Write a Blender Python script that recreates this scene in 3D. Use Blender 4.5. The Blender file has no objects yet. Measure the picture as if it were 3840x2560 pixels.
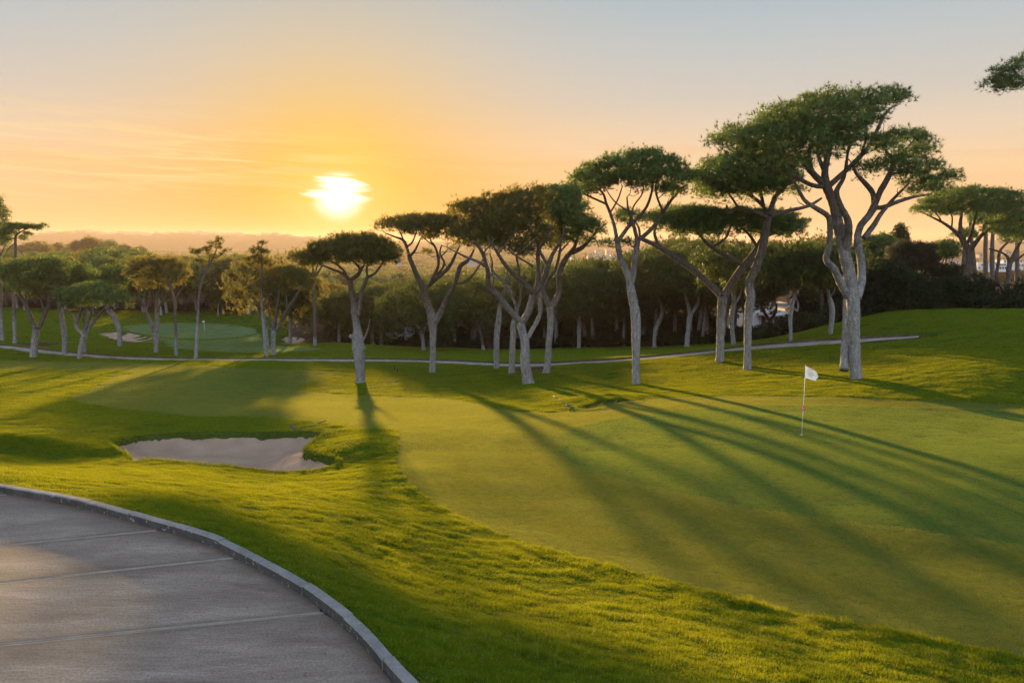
SKY_K, NISH_K, SUN_K, SUN_COL, EXPO = 0.25, 0.0, 5.0, (1.0, .64, .25), 2.0
HAZE_D, HAZE_G, HAZE_COL = 0.00016, 0.25, (0.54, 0.44, 0.37, 1)
import bpy, math
import numpy as np
from mathutils import Vector
from mathutils.geometry import delaunay_2d_cdt
C = bpy.context.scene.collection
rng = np.random.default_rng(11)
R = math.radians
# ------------------------------------------------------------------ camera
F, CX, CY, HV = 3000.0, 1920.0, 1280.0, 905.0
PITCH = math.atan((CY - HV) / F)
cp_, sp_ = math.cos(PITCH), math.sin(PITCH)
def ray(u, v):
    xc, yc = (u - CX) / F, (CY - v) / F
    return np.array([xc, cp_ + yc * sp_, yc * cp_ - sp_])
def at(u, v, d):
    r = ray(u, v)
    return r * (d / r[1])
cam = bpy.data.cameras.new('camera')
cam.lens = 36.0 * F / 3840.0
cam.sensor_width = 36.0
cam.clip_start = 0.1
cam.clip_end = 60000
camo = bpy.data.objects.new('camera', cam)
C.objects.link(camo)
camo.rotation_euler = (math.pi / 2 - PITCH, 0, 0)
bpy.context.scene.camera = camo
SUN = ray(1268, 706); SUN = SUN / np.linalg.norm(SUN)
DISC = ray(1268, 726); DISC = DISC / np.linalg.norm(DISC)
SUN_EL = math.asin(SUN[2]); SUN_AZ = math.atan2(SUN[0], SUN[1])
# ------------------------------------------------------------------ helpers
def put(o, parent=None):
    C.objects.link(o)
    if parent is not None: o.parent = parent
    return o
def tag(o, label=None, cat=None, group=None, kind=None):
    if label: o['label'] = label
    if cat: o['category'] = cat
    if group: o['group'] = group
    if kind: o['kind'] = kind
    return o
def empty(name, loc, label=None, cat=None, group=None, rz=0.0):
    o = bpy.data.objects.new(name, None); o.empty_display_size = 0.3
    o.location = loc; o.rotation_euler = (0, 0, rz)
    C.objects.link(o)
    return tag(o, label, cat, group)
def mesh_np(name, V, faces, mats=(), midx=None, smooth=False):
    """faces: list of (k-column) int arrays"""
    V = np.asarray(V, dtype=np.float32).reshape(-1, 3)
    if isinstance(faces, np.ndarray): faces = [faces]
    faces = [np.asarray(f, dtype=np.int32) for f in faces if len(f)]
    nl = sum(f.size for f in faces); nf = sum(len(f) for f in faces)
    me = bpy.data.meshes.new(name)
    me.vertices.add(len(V)); me.vertices.foreach_set('co', V.ravel())
    me.loops.add(nl); me.polygons.add(nf)
    me.loops.foreach_set('vertex_index', np.concatenate([f.ravel() for f in faces]))
    tot = np.concatenate([np.full(len(f), f.shape[1], dtype=np.int32) for f in faces])
    st = np.concatenate([[0], np.cumsum(tot)[:-1]]).astype(np.int32)
    me.polygons.foreach_set('loop_start', st)
    me.polygons.foreach_set('loop_total', tot)
    for m in mats: me.materials.append(m)
    if midx is not None: me.polygons.foreach_set('material_index', np.asarray(midx, dtype=np.int32))
    me.polygons.foreach_set('use_smooth', np.full(nf, bool(smooth)))
    me.update(calc_edges=True)
    me.validate(verbose=False)
    return me
def obj_np(name, V, faces, mats=(), midx=None, smooth=False, parent=None):
    return put(bpy.data.objects.new(name, mesh_np(name, V, faces, mats, midx, smooth)), parent)
class MB:
    """collects boxes, prisms and tubes into one mesh"""
    def __init__(s): s.V = []; s.Q = []; s.T = []; s.n = 0
    def add(s, V, Q=None, T=None):
        V = np.asarray(V, float).reshape(-1, 3)
        if Q is not None and len(Q): s.Q.append(np.asarray(Q, int) + s.n)
        if T is not None and len(T): s.T.append(np.asarray(T, int) + s.n)
        s.V.append(V); s.n += len(V)
        return s
    def box(s, lo, hi):
        x0, y0, z0 = lo; x1, y1, z1 = hi
        V = [(x0,y0,z0),(x1,y0,z0),(x1,y1,z0),(x0,y1,z0),(x0,y0,z1),(x1,y0,z1),(x1,y1,z1),(x0,y1,z1)]
        return s.add(V, [(0,3,2,1),(4,5,6,7),(0,1,5,4),(1,2,6,5),(2,3,7,6),(3,0,4,7)])
    def prism(s, prof, x0, x1):   # profile in (y,z), extruded along x
        n = len(prof); V = [(x0, y, z) for y, z in prof] + [(x1, y, z) for y, z in prof]
        Q = [(i, (i+1) % n, n + (i+1) % n, n + i) for i in range(n)]
        T = [(0, i+1, i) for i in range(1, n-1)] + [(n, n+i, n+i+1) for i in range(1, n-1)]
        return s.add(V, Q, T)
    def tube(s, P, r, k=8, cap=True):
        V, Q, T = tube(P, r, k, cap); return s.add(V, Q, T)
    def build(s, name, mat, parent=None, smooth=False):
        fs = []
        if s.Q: fs.append(np.concatenate(s.Q))
        if s.T: fs.append(np.concatenate(s.T))
        return obj_np(name, np.concatenate(s.V), fs, [mat], None, smooth, parent)
def tube(P, r, k=8, cap=True, wob=0.0, seed=0):
    P = np.asarray(P, float); n = len(P); r = np.broadcast_to(np.asarray(r, float), (n,))
    d = np.gradient(P, axis=0); d /= np.linalg.norm(d, axis=1)[:, None] + 1e-9
    up = np.array([0, 1.0, 0.13]); 
    if abs(d[0] @ up) > 0.95: up = np.array([1.0, 0, 0])
    a = np.cross(d, up); a /= np.linalg.norm(a, axis=1)[:, None] + 1e-9
    b = np.cross(d, a)
    th = np.arange(k) * 2 * np.pi / k
    rr = r[:, None] * np.ones((1, k))
    if wob > 0:
        g = np.random.default_rng(seed)
        ph = g.uniform(0, 6.28, 6); tt = np.cumsum(np.r_[0, np.linalg.norm(np.diff(P, axis=0), axis=1)])
        rr = rr * (1 + wob * (np.sin(2 * th[None] + ph[0] + tt[:, None] * 1.1) * .5 + np.sin(3 * th[None] + ph[1] - tt[:, None] * 2.0) * .45
              + np.sin(5 * th[None] + ph[2] + tt[:, None] * 3.7) * .3) + wob * .55 * g.normal(size=(n, k)))
    V = P[:, None] + rr[..., None] * (np.cos(th)[None, :, None] * a[:, None] + np.sin(th)[None, :, None] * b[:, None])
    V = V.reshape(-1, 3)
    i = np.arange(n - 1)[:, None] * k; j = np.arange(k)[None]; j2 = (j + 1) % k
    Q = np.stack([i + j, i + j2, i + k + j2, i + k + j], -1).reshape(-1, 4)
    T = []
    if cap:
        V = np.vstack([V, P[:1], P[-1:]]); c0, c1 = n * k, n * k + 1
        T = [(c0, (q + 1) % k, q) for q in range(k)] + [(c1, (n-1)*k + q, (n-1)*k + (q + 1) % k) for q in range(k)]
    return V, Q, np.array(T, int).reshape(-1, 3)
def catmull(P, n=6, closed=False):
    P = np.asarray(P, float); out = []
    m = len(P)
    rngi = range(m) if closed else range(m - 1)
    for i in rngi:
        if closed: p0, p1, p2, p3 = P[(i-1) % m], P[i], P[(i+1) % m], P[(i+2) % m]
        else: p0, p1, p2, p3 = P[max(i-1, 0)], P[i], P[i+1], P[min(i+2, m-1)]
        for q in range(n):
            t = q / n
            out.append(.5 * ((2*p1) + (-p0+p2)*t + (2*p0-5*p1+4*p2-p3)*t*t + (-p0+3*p1-3*p2+p3)*t**3))
    if not closed: out.append(P[-1])
    return np.array(out)
def sstep(a, b, x):
    t = np.clip((x - a) / (b - a), 0, 1); return t * t * (3 - 2 * t)
def inside(poly, x, y):
    poly = np.asarray(poly); r = np.zeros(np.shape(x), bool)
    x1, y1 = poly[:, 0], poly[:, 1]; x2, y2 = np.roll(x1, -1), np.roll(y1, -1)
    for a, b, c, d in zip(x1, y1, x2, y2):
        if b == d: continue
        r ^= ((b > y) != (d > y)) & (x < (c - a) * (y - b) / (d - b) + a)
    return r
def dist_seg(poly, x, y, closed=True):
    poly = np.asarray(poly); D = np.full(np.shape(x), 1e18)
    Q = np.roll(poly, -1, axis=0) if closed else poly[1:]
    for (a, b), (c, d) in zip(poly if closed else poly[:-1], Q):
        ex, ey = c - a, d - b; L = ex*ex + ey*ey + 1e-12
        t = np.clip(((x - a)*ex + (y - b)*ey) / L, 0, 1)
        D = np.minimum(D, (x - a - t*ex)**2 + (y - b - t*ey)**2)
    return np.sqrt(D)
def sdf(poly, x, y):
    """signed distance, positive inside (far points get -9)"""
    poly = np.asarray(poly); x = np.asarray(x, float); y = np.asarray(y, float)
    out = np.full(x.shape, -9.0)
    m = (x > poly[:,0].min()-3) & (x < poly[:,0].max()+3) & (y > poly[:,1].min()-3) & (y < poly[:,1].max()+3)
    if m.any():
        d = dist_seg(poly, x[m], y[m]); out[m] = np.where(inside(poly, x[m], y[m]), d, -d)
    return out
def vnoise(x, y, seed=0):
    """smooth value noise in [-1,1]"""
    g = np.random.default_rng(seed).uniform(-1, 1, (64, 64))
    xi = np.floor(x).astype(int); yi = np.floor(y).astype(int); fx = x - xi; fy = y - yi
    fx = fx*fx*(3-2*fx); fy = fy*fy*(3-2*fy)
    a = g[xi % 64, yi % 64]; b = g[(xi+1) % 64, yi % 64]; c = g[xi % 64, (yi+1) % 64]; d = g[(xi+1) % 64, (yi+1) % 64]
    return (a*(1-fx)+b*fx)*(1-fy) + (c*(1-fx)+d*fx)*fy
# ------------------------------------------------------------------ terrain
CTRL = [  # photo column, row, distance of the ground seen there
 (1500,2560,7.25),(1200,2250,8.9),(800,2020,10.8),(0,1830,13.0),(0,2300,8.6),(700,2500,7.5),(-500,2100,10.0),(-600,1700,15.5),
 (2000,2400,9.4),(2800,2560,8.9),(1500,2200,11.4),(1200,2050,12.4),(900,1950,13.3),(3840,2560,10.2),(4600,2560,10.4),(600,1850,14.6),(0,1770,15.8),
 (300,1790,16.0),(1000,1850,17.0),(1400,1950,15.3),
 (1490,1780,20.6),(1560,1860,18.6),(1900,2030,15.7),(2400,2170,13.8),(3000,2310,12.4),(3840,2480,10.9),
 (2600,1800,20.5),(3400,1900,18.0),(3840,1700,23.0),(4500,1800,20.5),(3006,1632,26.0),(2000,1700,24.5),(2300,1560,32.0),
 (700,1750,21.5),(1000,1775,22.3),(1250,1760,23.2),(1300,1640,28.0),(1100,1620,30.0),(600,1625,29.8),(400,1680,26.0),(200,1740,22.0),
 (800,1600,31.2),(400,1600,31.0),(0,1550,35.0),(0,1480,43.0),(0,1420,57.0),(0,1640,27.5),(-500,1550,34),(-500,1400,55),
 (800,1560,35.2),(400,1500,42.0),(800,1440,53),(800,1370,70.0),(1200,1590,31.6),(1500,1630,28.0),(1600,1560,35.0),
 (1350,1430,60.0),(1350,1480,50.0),(1100,1460,54.0),(1650,1490,45.5),(1620,1390,65.0),(1350,1348,78.0),(800,1343,82.0),(0,1300,95.0),(400,1330,87),
 (1900,1500,41.0),(2150,1515,37.6),(1965,1437,53.0),(2000,1367,67.0),(2380,1437,46.0),(2400,1345,62.0),(2702,1355,54.0),(2803,1382,49.5),(2400,1485,39.5),
 (2650,1482,37.6),(3000,1483,36.0),(3500,1498,33.5),(3840,1515,32.5),(2900,1300,57.0),(3215,1418,40.0),(3160,1388,43.5),(3200,1277,56.5),(3450,1260,55.0),
 (3840,1165,63.0),(3400,1168,66.0),(3250,1195,66.0),(3100,1240,65.0),(3840,1300,44.0),(3840,1420,36.8),(3600,1450,35.5),(4500,1300,42),(4500,1150,62),
 (1000,1310,97),(700,1272,122),(700,1236,143),(950,1180,158),(700,1168,166),(300,1175,158),(0,1170,150),(200,1250,118),(0,1240,115),(450,1235,135),(960,1240,140),(1000,1280,118),
 (1250,1258,130),(1160,1165,142),(1300,1290,112),(1500,1300,115),(1900,1312,116),(1700,1305,116),(2200,1304,110),(2600,1294,102),(2900,1272,84),(2300,1330,83),(1900,1336,86),(1600,1330,88),(2600,1310,80),
 (1500,1284,145),(1900,1296,145),(2300,1288,140),(2700,1268,130),(3000,1228,115),(3300,1185,100),(3840,1180,95),(4400,1180,95),(-600,1220,120),
 (0,1090,230),(500,1085,230),(1000,1110,230),(1500,1165,200),(2000,1190,200),(2500,1190,200),(3000,1165,200),(3500,1110,200),(4300,1090,200),(-600,1120,230),
 (0,1010,400),(400,1005,400),(800,1045,400),(1200,1075,400),(1800,1090,400),(2600,1090,400),(3400,1060,400),(4200,1060,400),(-600,1020,400),
 (0,988,1000),(1000,1028,1000),(2000,1035,1000),(3000,1035,1000),(4000,1030,1000),(-600,995,1000),
 (-600,945,3500),(500,947,3500),(1500,947,3500),(2500,947,3500),(3500,947,3500),(4400,947,3500),
 (-600,921,9000),(1000,921,9000),(2500,921,9000),(4400,921,9000)]
KT = 0.6
def st_of(x, y):
    yy = np.maximum(y, 7.0); return np.clip(x / yy, -1.0, 1.0), np.log(yy) * KT, yy
def tps_fit(P, val, lam):
    d = np.linalg.norm(P[:, None] - P[None], axis=2); K = np.where(d > 0, d*d*np.log(d + 1e-12), 0) + lam*np.eye(len(P))
    A = np.hstack([np.ones((len(P), 1)), P]); n = len(P)
    M = np.block([[K, A], [A.T, np.zeros((3, 3))]])
    return np.linalg.solve(M, np.r_[val, 0, 0, 0])
def _dd(u, v, d): r = ray(u, v); return d*((v - HV)/F)/(-r[2]/r[1])
_cp = np.array([at(u, v, _dd(u, v, d)) for u, v, d in CTRL])
_s, _t, _y = st_of(_cp[:, 0], _cp[:, 1]); _P = np.c_[_s, _t]
_W = tps_fit(_P, _cp[:, 2] / _y, 1e-4)
def base_w(s, t):
    s = np.asarray(s, float); t = np.asarray(t, float)
    out = _W[-3] + _W[-2]*s + _W[-1]*t
    for (a, b), w in zip(_P, _W[:-3]):
        r2 = (s-a)**2 + (t-b)**2 + 1e-14
        out = out + w * 0.5 * r2 * np.log(r2)
    return out
GE = [(1100,116),(1240,118),(1560,124),(1900,122),(2200,113),(2600,103),(2900,88),(3100,78),(3300,74),(4000,74)]   # distance at which the grove begins, by photo column
def ge(u): return np.interp(u, [a for a, _ in GE], [b for _, b in GE])
MOUNDS = []   # x, y, height, rx, ry, rot
def H0(x, y):
    x = np.asarray(x, float); y = np.asarray(y, float)
    s, t, yy = st_of(x, y); z = base_w(s, t) * yy
    for mx, my, h, rx, ry, ro in MOUNDS:
        dx, dy = x - mx, y - my; c, q = math.cos(ro), math.sin(ro)
        z = z + h * np.exp(-(((dx*c + dy*q)/rx)**2 + ((-dx*q + dy*c)/ry)**2))
    near = sstep(170, 60, y)
    z = z + near * (0.035*vnoise(x*.22, y*.22, 1) + 0.012*vnoise(x*.9+7, y*.9, 2)) + sstep(60, 400, y)*0.8*vnoise(x*.02, y*.02, 3)
    return z
_tl = np.log(np.geomspace(6.5, 9000, 1500))
def hit(u, v, tmin=7.0, fn=None):
    """where the photo ray meets the ground"""
    fn = fn or H0
    r = ray(u, v); yy = np.exp(_tl); yy = yy[yy >= tmin]; X = r[0]/r[1]*yy; Z = r[2]/r[1]*yy
    g = fn(X, yy) - Z; k = np.argmax(g > 0)
    if not (g > 0).any(): k = len(yy) - 1
    if k == 0: y = yy[0]
    else:
        f = g[k-1]/(g[k-1]-g[k]); y = yy[k-1] + f*(yy[k]-yy[k-1])
    return np.array([r[0]/r[1]*y, y, r[2]/r[1]*y])
def hits(L, tmin=7.0): return np.array([hit(u, v, tmin) for u, v in L])
def mound(u, v, h, rx, ry, ro=0.0, tmin=7.0):
    p = hit(u, v, tmin); MOUNDS.append((p[0], p[1], h, rx, ry, ro))
mound(60, 1690, 0.55, 2.6, 1.3, -0.15)
mound(1330, 1690, 0.28, 1.3, 1.6, 0.0)
mound(1660, 1296, 0.75, 5.0, 5.0, 0.0)
mound(2250, 1500, 0.25, 2.2, 1.5, 0.3)
mound(420, 1700, 0.15, 1.2, .9, 0)
# ------------------------------------------------------------------ materials
def lin(r, g, b): return tuple(((c/255)/12.92 if c/255 <= .04045 else ((c/255+.055)/1.055)**2.4) for c in (r, g, b)) + (1.0,)
class NT:
    def __init__(s, name):
        s.m = bpy.data.materials.new(name); s.m.use_nodes = True; s.t = s.m.node_tree; s.t.nodes.clear()
        s.out = s.n('ShaderNodeOutputMaterial')
    def n(s, typ, **kw):
        nd = s.t.nodes.new(typ)
        for k, v in kw.items():
            if k.startswith('_'): setattr(nd, k[1:], v)
            else:
                key = int(k[1:]) if k[0] == 'i' and k[1:].isdigit() else k.replace('__', ' ')
                nd.inputs[key].default_value = v
        return nd
    def l(s, a, b): s.t.links.new(a, b)
    def coord(s, which='Object'): return s.n('ShaderNodeTexCoord').outputs[which]
    def pos(s): return s.n('ShaderNodeNewGeometry').outputs['Position']
    def mapv(s, vec, scale=(1,1,1), rot=(0,0,0)):
        m = s.n('ShaderNodeMapping'); m.inputs['Scale'].default_value = scale; m.inputs['Rotation'].default_value = rot
        s.l(vec, m.inputs['Vector']); return m.outputs[0]
    def noise(s, vec, scale, detail=3.0, rough=0.55, dist=0.0):
        x = s.n('ShaderNodeTexNoise', Scale=scale, Detail=detail, Roughness=rough, Distortion=dist)
        if vec is not None: s.l(vec, x.inputs['Vector'])
        return x.outputs['Fac']
    def ramp(s, fac, stops):
        r = s.n('ShaderNodeValToRGB'); e = r.color_ramp.elements
        while len(e) > 1: e.remove(e[-1])
        for i, (p, c) in enumerate(stops):
            el = e[0] if i == 0 else e.new(p)
            el.position = p; el.color = c if len(c) == 4 else tuple(c) + (1.0,)
        s.l(fac, r.inputs[0]); return r.outputs[0]
    def mix(s, fac, a, b, mode='MIX'):
        x = s.n('ShaderNodeMix', _data_type='RGBA', _blend_type=mode)
        for sock, v in ((x.inputs[0], fac), (x.inputs[6], a), (x.inputs[7], b)):
            if hasattr(v, 'links'): s.l(v, sock)
            else: sock.default_value = v if not isinstance(v, tuple) or len(v) == 4 else v + (1.0,)
        return x.outputs[2]
    def math(s, op, a, b=None, c=None):
        x = s.n('ShaderNodeMath', _operation=op)
        for i, v in enumerate((a, b, c)):
            if v is None: continue
            if hasattr(v, 'links'): s.l(v, x.inputs[i])
            else: x.inputs[i].default_value = v
        return x.outputs[0]
    def attr(s, name, typ='GEOMETRY'):
        a = s.n('ShaderNodeAttribute', _attribute_name=name, _attribute_type=typ); return a.outputs['Fac']
    def bump(s, h, strength=0.5, dist=0.02):
        b = s.n('ShaderNodeBump', Strength=strength, Distance=dist); s.l(h, b.inputs['Height']); return b.outputs[0]
    def pbsdf(s, col, rough=0.8, normal=None, spec=0.3, **kw):
        p = s.n('ShaderNodeBsdfPrincipled', Roughness=rough, **kw)
        p.inputs['Specular IOR Level'].default_value = spec
        if hasattr(col, 'links'): s.l(col, p.inputs['Base Color'])
        else: p.inputs['Base Color'].default_value = col if len(col) == 4 else tuple(col) + (1.0,)
        if normal is not None: s.l(normal, p.inputs['Normal'])
        return p.outputs[0]
    def done(s, sh): s.l(sh, s.out.inputs['Surface']); return s.m
def simple(name, col, rough=0.6, noise_scale=8.0, var=0.25, bump=0.1, spec=0.3, metal=0.0):
    t = NT(name); v = t.coord()
    f = t.noise(v, noise_scale, 4)
    a = tuple(c*(1-var) for c in col[:3]) + (1.0,); b = tuple(min(1, c*(1+var)) for c in col[:3]) + (1.0,)
    c = t.ramp(f, [(0.3, a), (0.7, b)])
    return t.done(t.pbsdf(c, rough, t.bump(f, bump, 0.02), spec, Metallic=metal))
def leafmat(name, dark, light, trans, tcol, scale=0.6, rough=0.8, spec=0.04, by='instance', stripe=False):
    """leaf / blade: diffuse with light coming through, tint drifting over the ground"""
    t = NT(name); p = t.pos()
    f = t.noise(p, scale, 3, 0.6)
    rnd = t.n('ShaderNodeObjectInfo').outputs['Random'] if by == 'instance' else t.attr('tint')
    if by == 'instance': rnd = t.math('ADD', t.math('MULTIPLY', rnd, 1.1), t.math('MULTIPLY', t.attr('tint'), .9))
    g = t.math('ADD', t.math('MULTIPLY', f, 0.9), t.math('MULTIPLY', rnd, 0.6)); g = t.math('MULTIPLY', g, 0.75)
    if by == 'instance':
        fine = t.noise(p, 6.5, 3, .6); g = t.math('ADD', t.math('MULTIPLY', g, .62), t.math('MULTIPLY', t.math('SUBTRACT', fine, .5), 1.5)); g = t.math('ADD', g, .16)
    col = t.ramp(g, [(0.25, dark), (0.75, light)])
    if by == 'instance' and not stripe:
        f4 = t.noise(p, 1.1, 5, .7); col = t.mix(t.ramp(f4, [(.56, (0,0,0,1)), (.72, (.55,.55,.55,1))]), col, (.17,.14,.04,1))
    if stripe:
        sv_ = t.attr('stripe', 'INSTANCER'); col = t.mix(t.math('MULTIPLY', sv_, .35), col, (dark[0]*.75, dark[1]*.85, dark[2]*.8, 1))
        f3 = t.noise(p, 1.9, 4, .65); col = t.mix(t.ramp(f3, [(.52, (0,0,0,1)), (.75, (.6,.6,.6,1))]), col, (.20,.165,.06,1))
    tc = t.mix(0.5, col, tcol)
    nn = None
    if by != 'instance': nn = t.n('ShaderNodeAttribute', _attribute_name='soft').outputs['Vector']
    pb = t.pbsdf(col, rough, nn, spec)
    tr = t.n('ShaderNodeBsdfTranslucent'); t.l(tc, tr.inputs['Color'])
    if nn is not None: t.l(nn, tr.inputs['Normal'])
    mx = t.n('ShaderNodeMixShader'); mx.inputs[0].default_value = trans
    t.l(pb, mx.inputs[1]); t.l(tr.outputs[0], mx.inputs[2])
    return t.done(mx.outputs[0])
M = {}
M['rough'] = leafmat('rough_blades', (.026,.095,.003,1), (.10,.185,.006,1), .45, (.47,.41,.006,1), .5)
M['fairway'] = leafmat('fairway_blades', (.075,.14,.030,1), (.155,.21,.048,1), .42, (.52,.45,.03,1), .35, stripe=True)
M['green'] = leafmat('green_blades', (.045,.14,.038,1), (.10,.205,.05,1), .42, (.46,.45,.03,1), .3, stripe=True)
M['far_turf'] = leafmat('far_turf_blades', (.09,.175,.065,1), (.18,.27,.11,1), .35, (.45,.45,.06,1), .3, stripe=True)  # lighter copy of the mown turf: the paleness of haze put into its colour
def soilmat(name, a, b, sc):
    t = NT(name); p = t.pos(); f = t.noise(p, sc, 6, 0.6); f2 = t.noise(p, 40.0, 4)
    c = t.ramp(f, [(.3, a), (.7, b)]); c = t.mix(.5, c, t.ramp(f2, [(.3, (.3,.3,.3,1)), (.7, (1,1,1,1))]), 'MULTIPLY')
    return t.done(t.pbsdf(c, 1.0, t.bump(f2, .3, .03), 0.0))
def groundmat():
    """rough turf, with needle litter and bare earth under the trees (vertex attribute litter)"""
    t = NT('ground_turf'); p = t.pos()
    f = t.noise(p, .5, 5, .6); f2 = t.noise(p, 25.0, 4)
    c = t.ramp(f, [(.3, (.035,.058,.012,1)), (.7, (.075,.095,.02,1))])
    l = t.ramp(t.noise(p, 1.2, 5), [(.3, (.05,.032,.02,1)), (.7, (.12,.075,.045,1))])
    k = t.math('ADD', t.attr('litter'), t.math('MULTIPLY', t.math('SUBTRACT', f, .5), .5)); k = t.ramp(k, [(.4, (0,0,0,1)), (.6, (1,1,1,1))])
    c = t.mix(k, c, l)
    far = t.ramp(t.noise(p, .012, 6, .65), [(.35, (.03,.04,.018,1)), (.5, (.06,.07,.028,1)), (.62, (.13,.11,.06,1))])
    d = t.n('ShaderNodeVectorMath', _operation='LENGTH'); t.l(p, d.inputs[0])
    kf = t.n('ShaderNodeMapRange'); t.l(d.outputs['Value'], kf.inputs[0]); kf.inputs[1].default_value = 250; kf.inputs[2].default_value = 500
    c = t.mix(kf.outputs[0], c, far)
    c = t.mix(.45, c, t.ramp(f2, [(.3, (.35,.35,.35,1)), (.7, (1,1,1,1))]), 'MULTIPLY')
    return t.done(t.pbsdf(c, 1.0, t.bump(f2, .3, .03), 0.0))
M['ground'] = groundmat()
M['fairsoil'] = soilmat('fairway_soil', (.045,.085,.025,1), (.09,.12,.04,1), .4)
M['greensoil'] = soilmat('green_soil', (.045,.07,.022,1), (.075,.10,.03,1), .4)
def sandmat():
    t = NT('bunker_sand'); p = t.pos()
    f = t.noise(p, 1.1, 5, .6); w = t.n('ShaderNodeTexWave', Scale=4.5, Distortion=5.0, Detail=3.0); w.inputs['Detail Scale'].default_value = 1.2
    t.l(t.mapv(p, (1, 1.6, 1), (0, 0, .5)), w.inputs['Vector'])
    f2 = t.noise(p, 14.0, 5, .7)
    c = t.ramp(f, [(.25, (.31,.205,.15,1)), (.75, (.44,.31,.23,1))])
    h = t.math('ADD', t.math('MULTIPLY', w.outputs['Fac'], .35), f2)
    return t.done(t.pbsdf(c, .95, t.bump(h, .9, .06), .05))
M['sand'] = sandmat()
def pathmat():
    t = NT('path_concrete'); p = t.pos()
    big = t.noise(t.mapv(p, (.35, 1.1, 1), (0, 0, -.25)), 1.6, 5, .6, .4); st = t.noise(t.mapv(p, (1.2, 9, 1), (0, 0, -.25)), 3.0, 4, .6)
    br = t.noise(t.mapv(p, (2.5, 60, 1), (0, 0, -.25)), 4.0, 3, .6); gr = t.noise(p, 38.0, 5, .85)
    c = t.ramp(big, [(.3, (.16,.121,.099,1)), (.52, (.25,.198,.167,1)), (.72, (.37,.30,.255,1))])
    c = t.mix(.65, c, t.ramp(st, [(.32, (.6,.57,.55,1)), (.66, (1.0,1.0,1.0,1))]), 'MULTIPLY')
    c = t.mix(.8, c, t.ramp(gr, [(.36, (.35,.34,.33,1)), (.52, (.95,.95,.95,1)), (.66, (1.35,1.33,1.3,1))]), 'MULTIPLY')
    di = t.math('MULTIPLY', t.attr('dirt'), t.math('ADD', t.noise(p, 9.0, 5), .25)); c = t.mix(di, c, (.085,.058,.04,1))
    h = t.math('ADD', t.math('MULTIPLY', br, .5), t.math('MULTIPLY', gr, .8))
    return t.done(t.pbsdf(c, .72, t.bump(h, .45, .012), .35))
M['path'] = pathmat()
def concmat(name, a, b, spots=True):
    t = NT(name); p = t.pos(); f = t.noise(p, 3.5, 6, .65); g = t.noise(p, 45.0, 4, .7)
    c = t.ramp(f, [(.3, a), (.7, b)])
    if spots: c = t.mix(t.ramp(t.noise(p, 16.0, 4, .6), [(.60, (0,0,0,1)), (.66, (.8,.8,.8,1))]), c, (.30,.29,.27,1))
    c = t.mix(.4, c, t.ramp(g, [(.3, (.5,.5,.5,1)), (.7, (1,1,1,1))]), 'MULTIPLY')
    return t.done(t.pbsdf(c, .85, t.bump(t.math('ADD', f, g), .4, .02), .3))
M['band'] = concmat('joint_band_concrete', (.22,.185,.16,1), (.33,.28,.245,1), False)
M['kerbface'] = concmat('kerb_face_shaded_concrete', (.038,.037,.04,1), (.085,.08,.078,1))  # darker kerb copy: shade on the path-side face put into the colour
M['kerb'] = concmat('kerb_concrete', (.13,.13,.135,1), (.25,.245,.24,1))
M['cart'] = soilmat('cart_path_gravel', (.25,.22,.20,1), (.40,.36,.33,1), 1.2)
M['cartkerb'] = soilmat('timber_edge', (.075,.055,.045,1), (.15,.115,.09,1), 1.2)
# ------------------------------------------------------------------ outlines read off the photo, laid on the ground
PZ = -4.0
def onplane(u, v, z=PZ): r = ray(u, v); return r * (z / r[2])
Kc = [onplane(u, v)[:2] for u, v in [(-300,1796),(-150,1818),(0,1847),(180,1879),(347,1915),(564,1977),(766,2038),(878,2089),(1084,2201),(1214,2291),(1337,2396),(1446,2526)]]
Kc = catmull(np.array([(-26, 18.5), (-17, 16.6)] + [tuple(k) for k in Kc] + [(-.62, 6.0), (-.3, 4.2), (-.1, 2.0), (0, -1.0), (0, -6.0)]), 8)
PATHPOLY = np.vstack([Kc, [(-30, -6.0), (-30, 18.5)]])
KOFF = PZ + .07 - H0(Kc[:, 0], Kc[:, 1])
def Hp(x, y):
    """ground with the path cut in"""
    z = H0(x, y); x = np.asarray(x, float); y = np.asarray(y, float)
    m = (y < 22) & (x < 6)
    if m.any():
        xm, ym = x[m], y[m]; d = dist_seg(Kc, xm, ym, False); ins = inside(PATHPOLY, xm, ym)
        j = np.array([int(np.argmin((Kc[:, 0]-a)**2 + (Kc[:, 1]-b)**2)) for a, b in zip(xm.ravel(), ym.ravel())]).reshape(xm.shape)
        zz = z[m] + KOFF[j]*np.exp(-d/2.4)*sstep(9, 5, d)
        z = z.copy(); z[m] = np.where(ins, PZ - .08, zz)
    return z
def hitp(L, tmin=7.0): return np.array([hit(u, v, tmin, Hp) for u, v in L])
FW = [(-300,1345),(0,1352),(400,1358),(800,1373),(1150,1386),(1262,1390),(1285,1398),(1235,1416),(1125,1452),(1145,1463),(1400,1482),(1640,1490),(1760,1505),(1900,1535),(2050,1545),(2200,1534),(2330,1511),(2450,1491),(2700,1484),(3000,1485),(3400,1498),(3700,1513),(3840,1520),(4300,1560),(4650,1800),(4500,2540),(3840,2465),(3265,2351),(2775,2253),(2449,2163),(2041,2057),(1698,1926),(1567,1845),(1500,1780),(1486,1700),(1490,1622),(1472,1611),(1330,1606),(1200,1585),(1000,1569),(720,1560),(430,1532),(310,1513),(262,1493),(330,1457),(400,1421),(450,1406),(500,1399),(350,1388),(0,1386),(-300,1386)]
def smooth_poly(L, n=4, tmin=7.0):
    return catmull(hits(L, tmin)[:, :2], n, True)
FWP = smooth_poly(FW)
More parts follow.
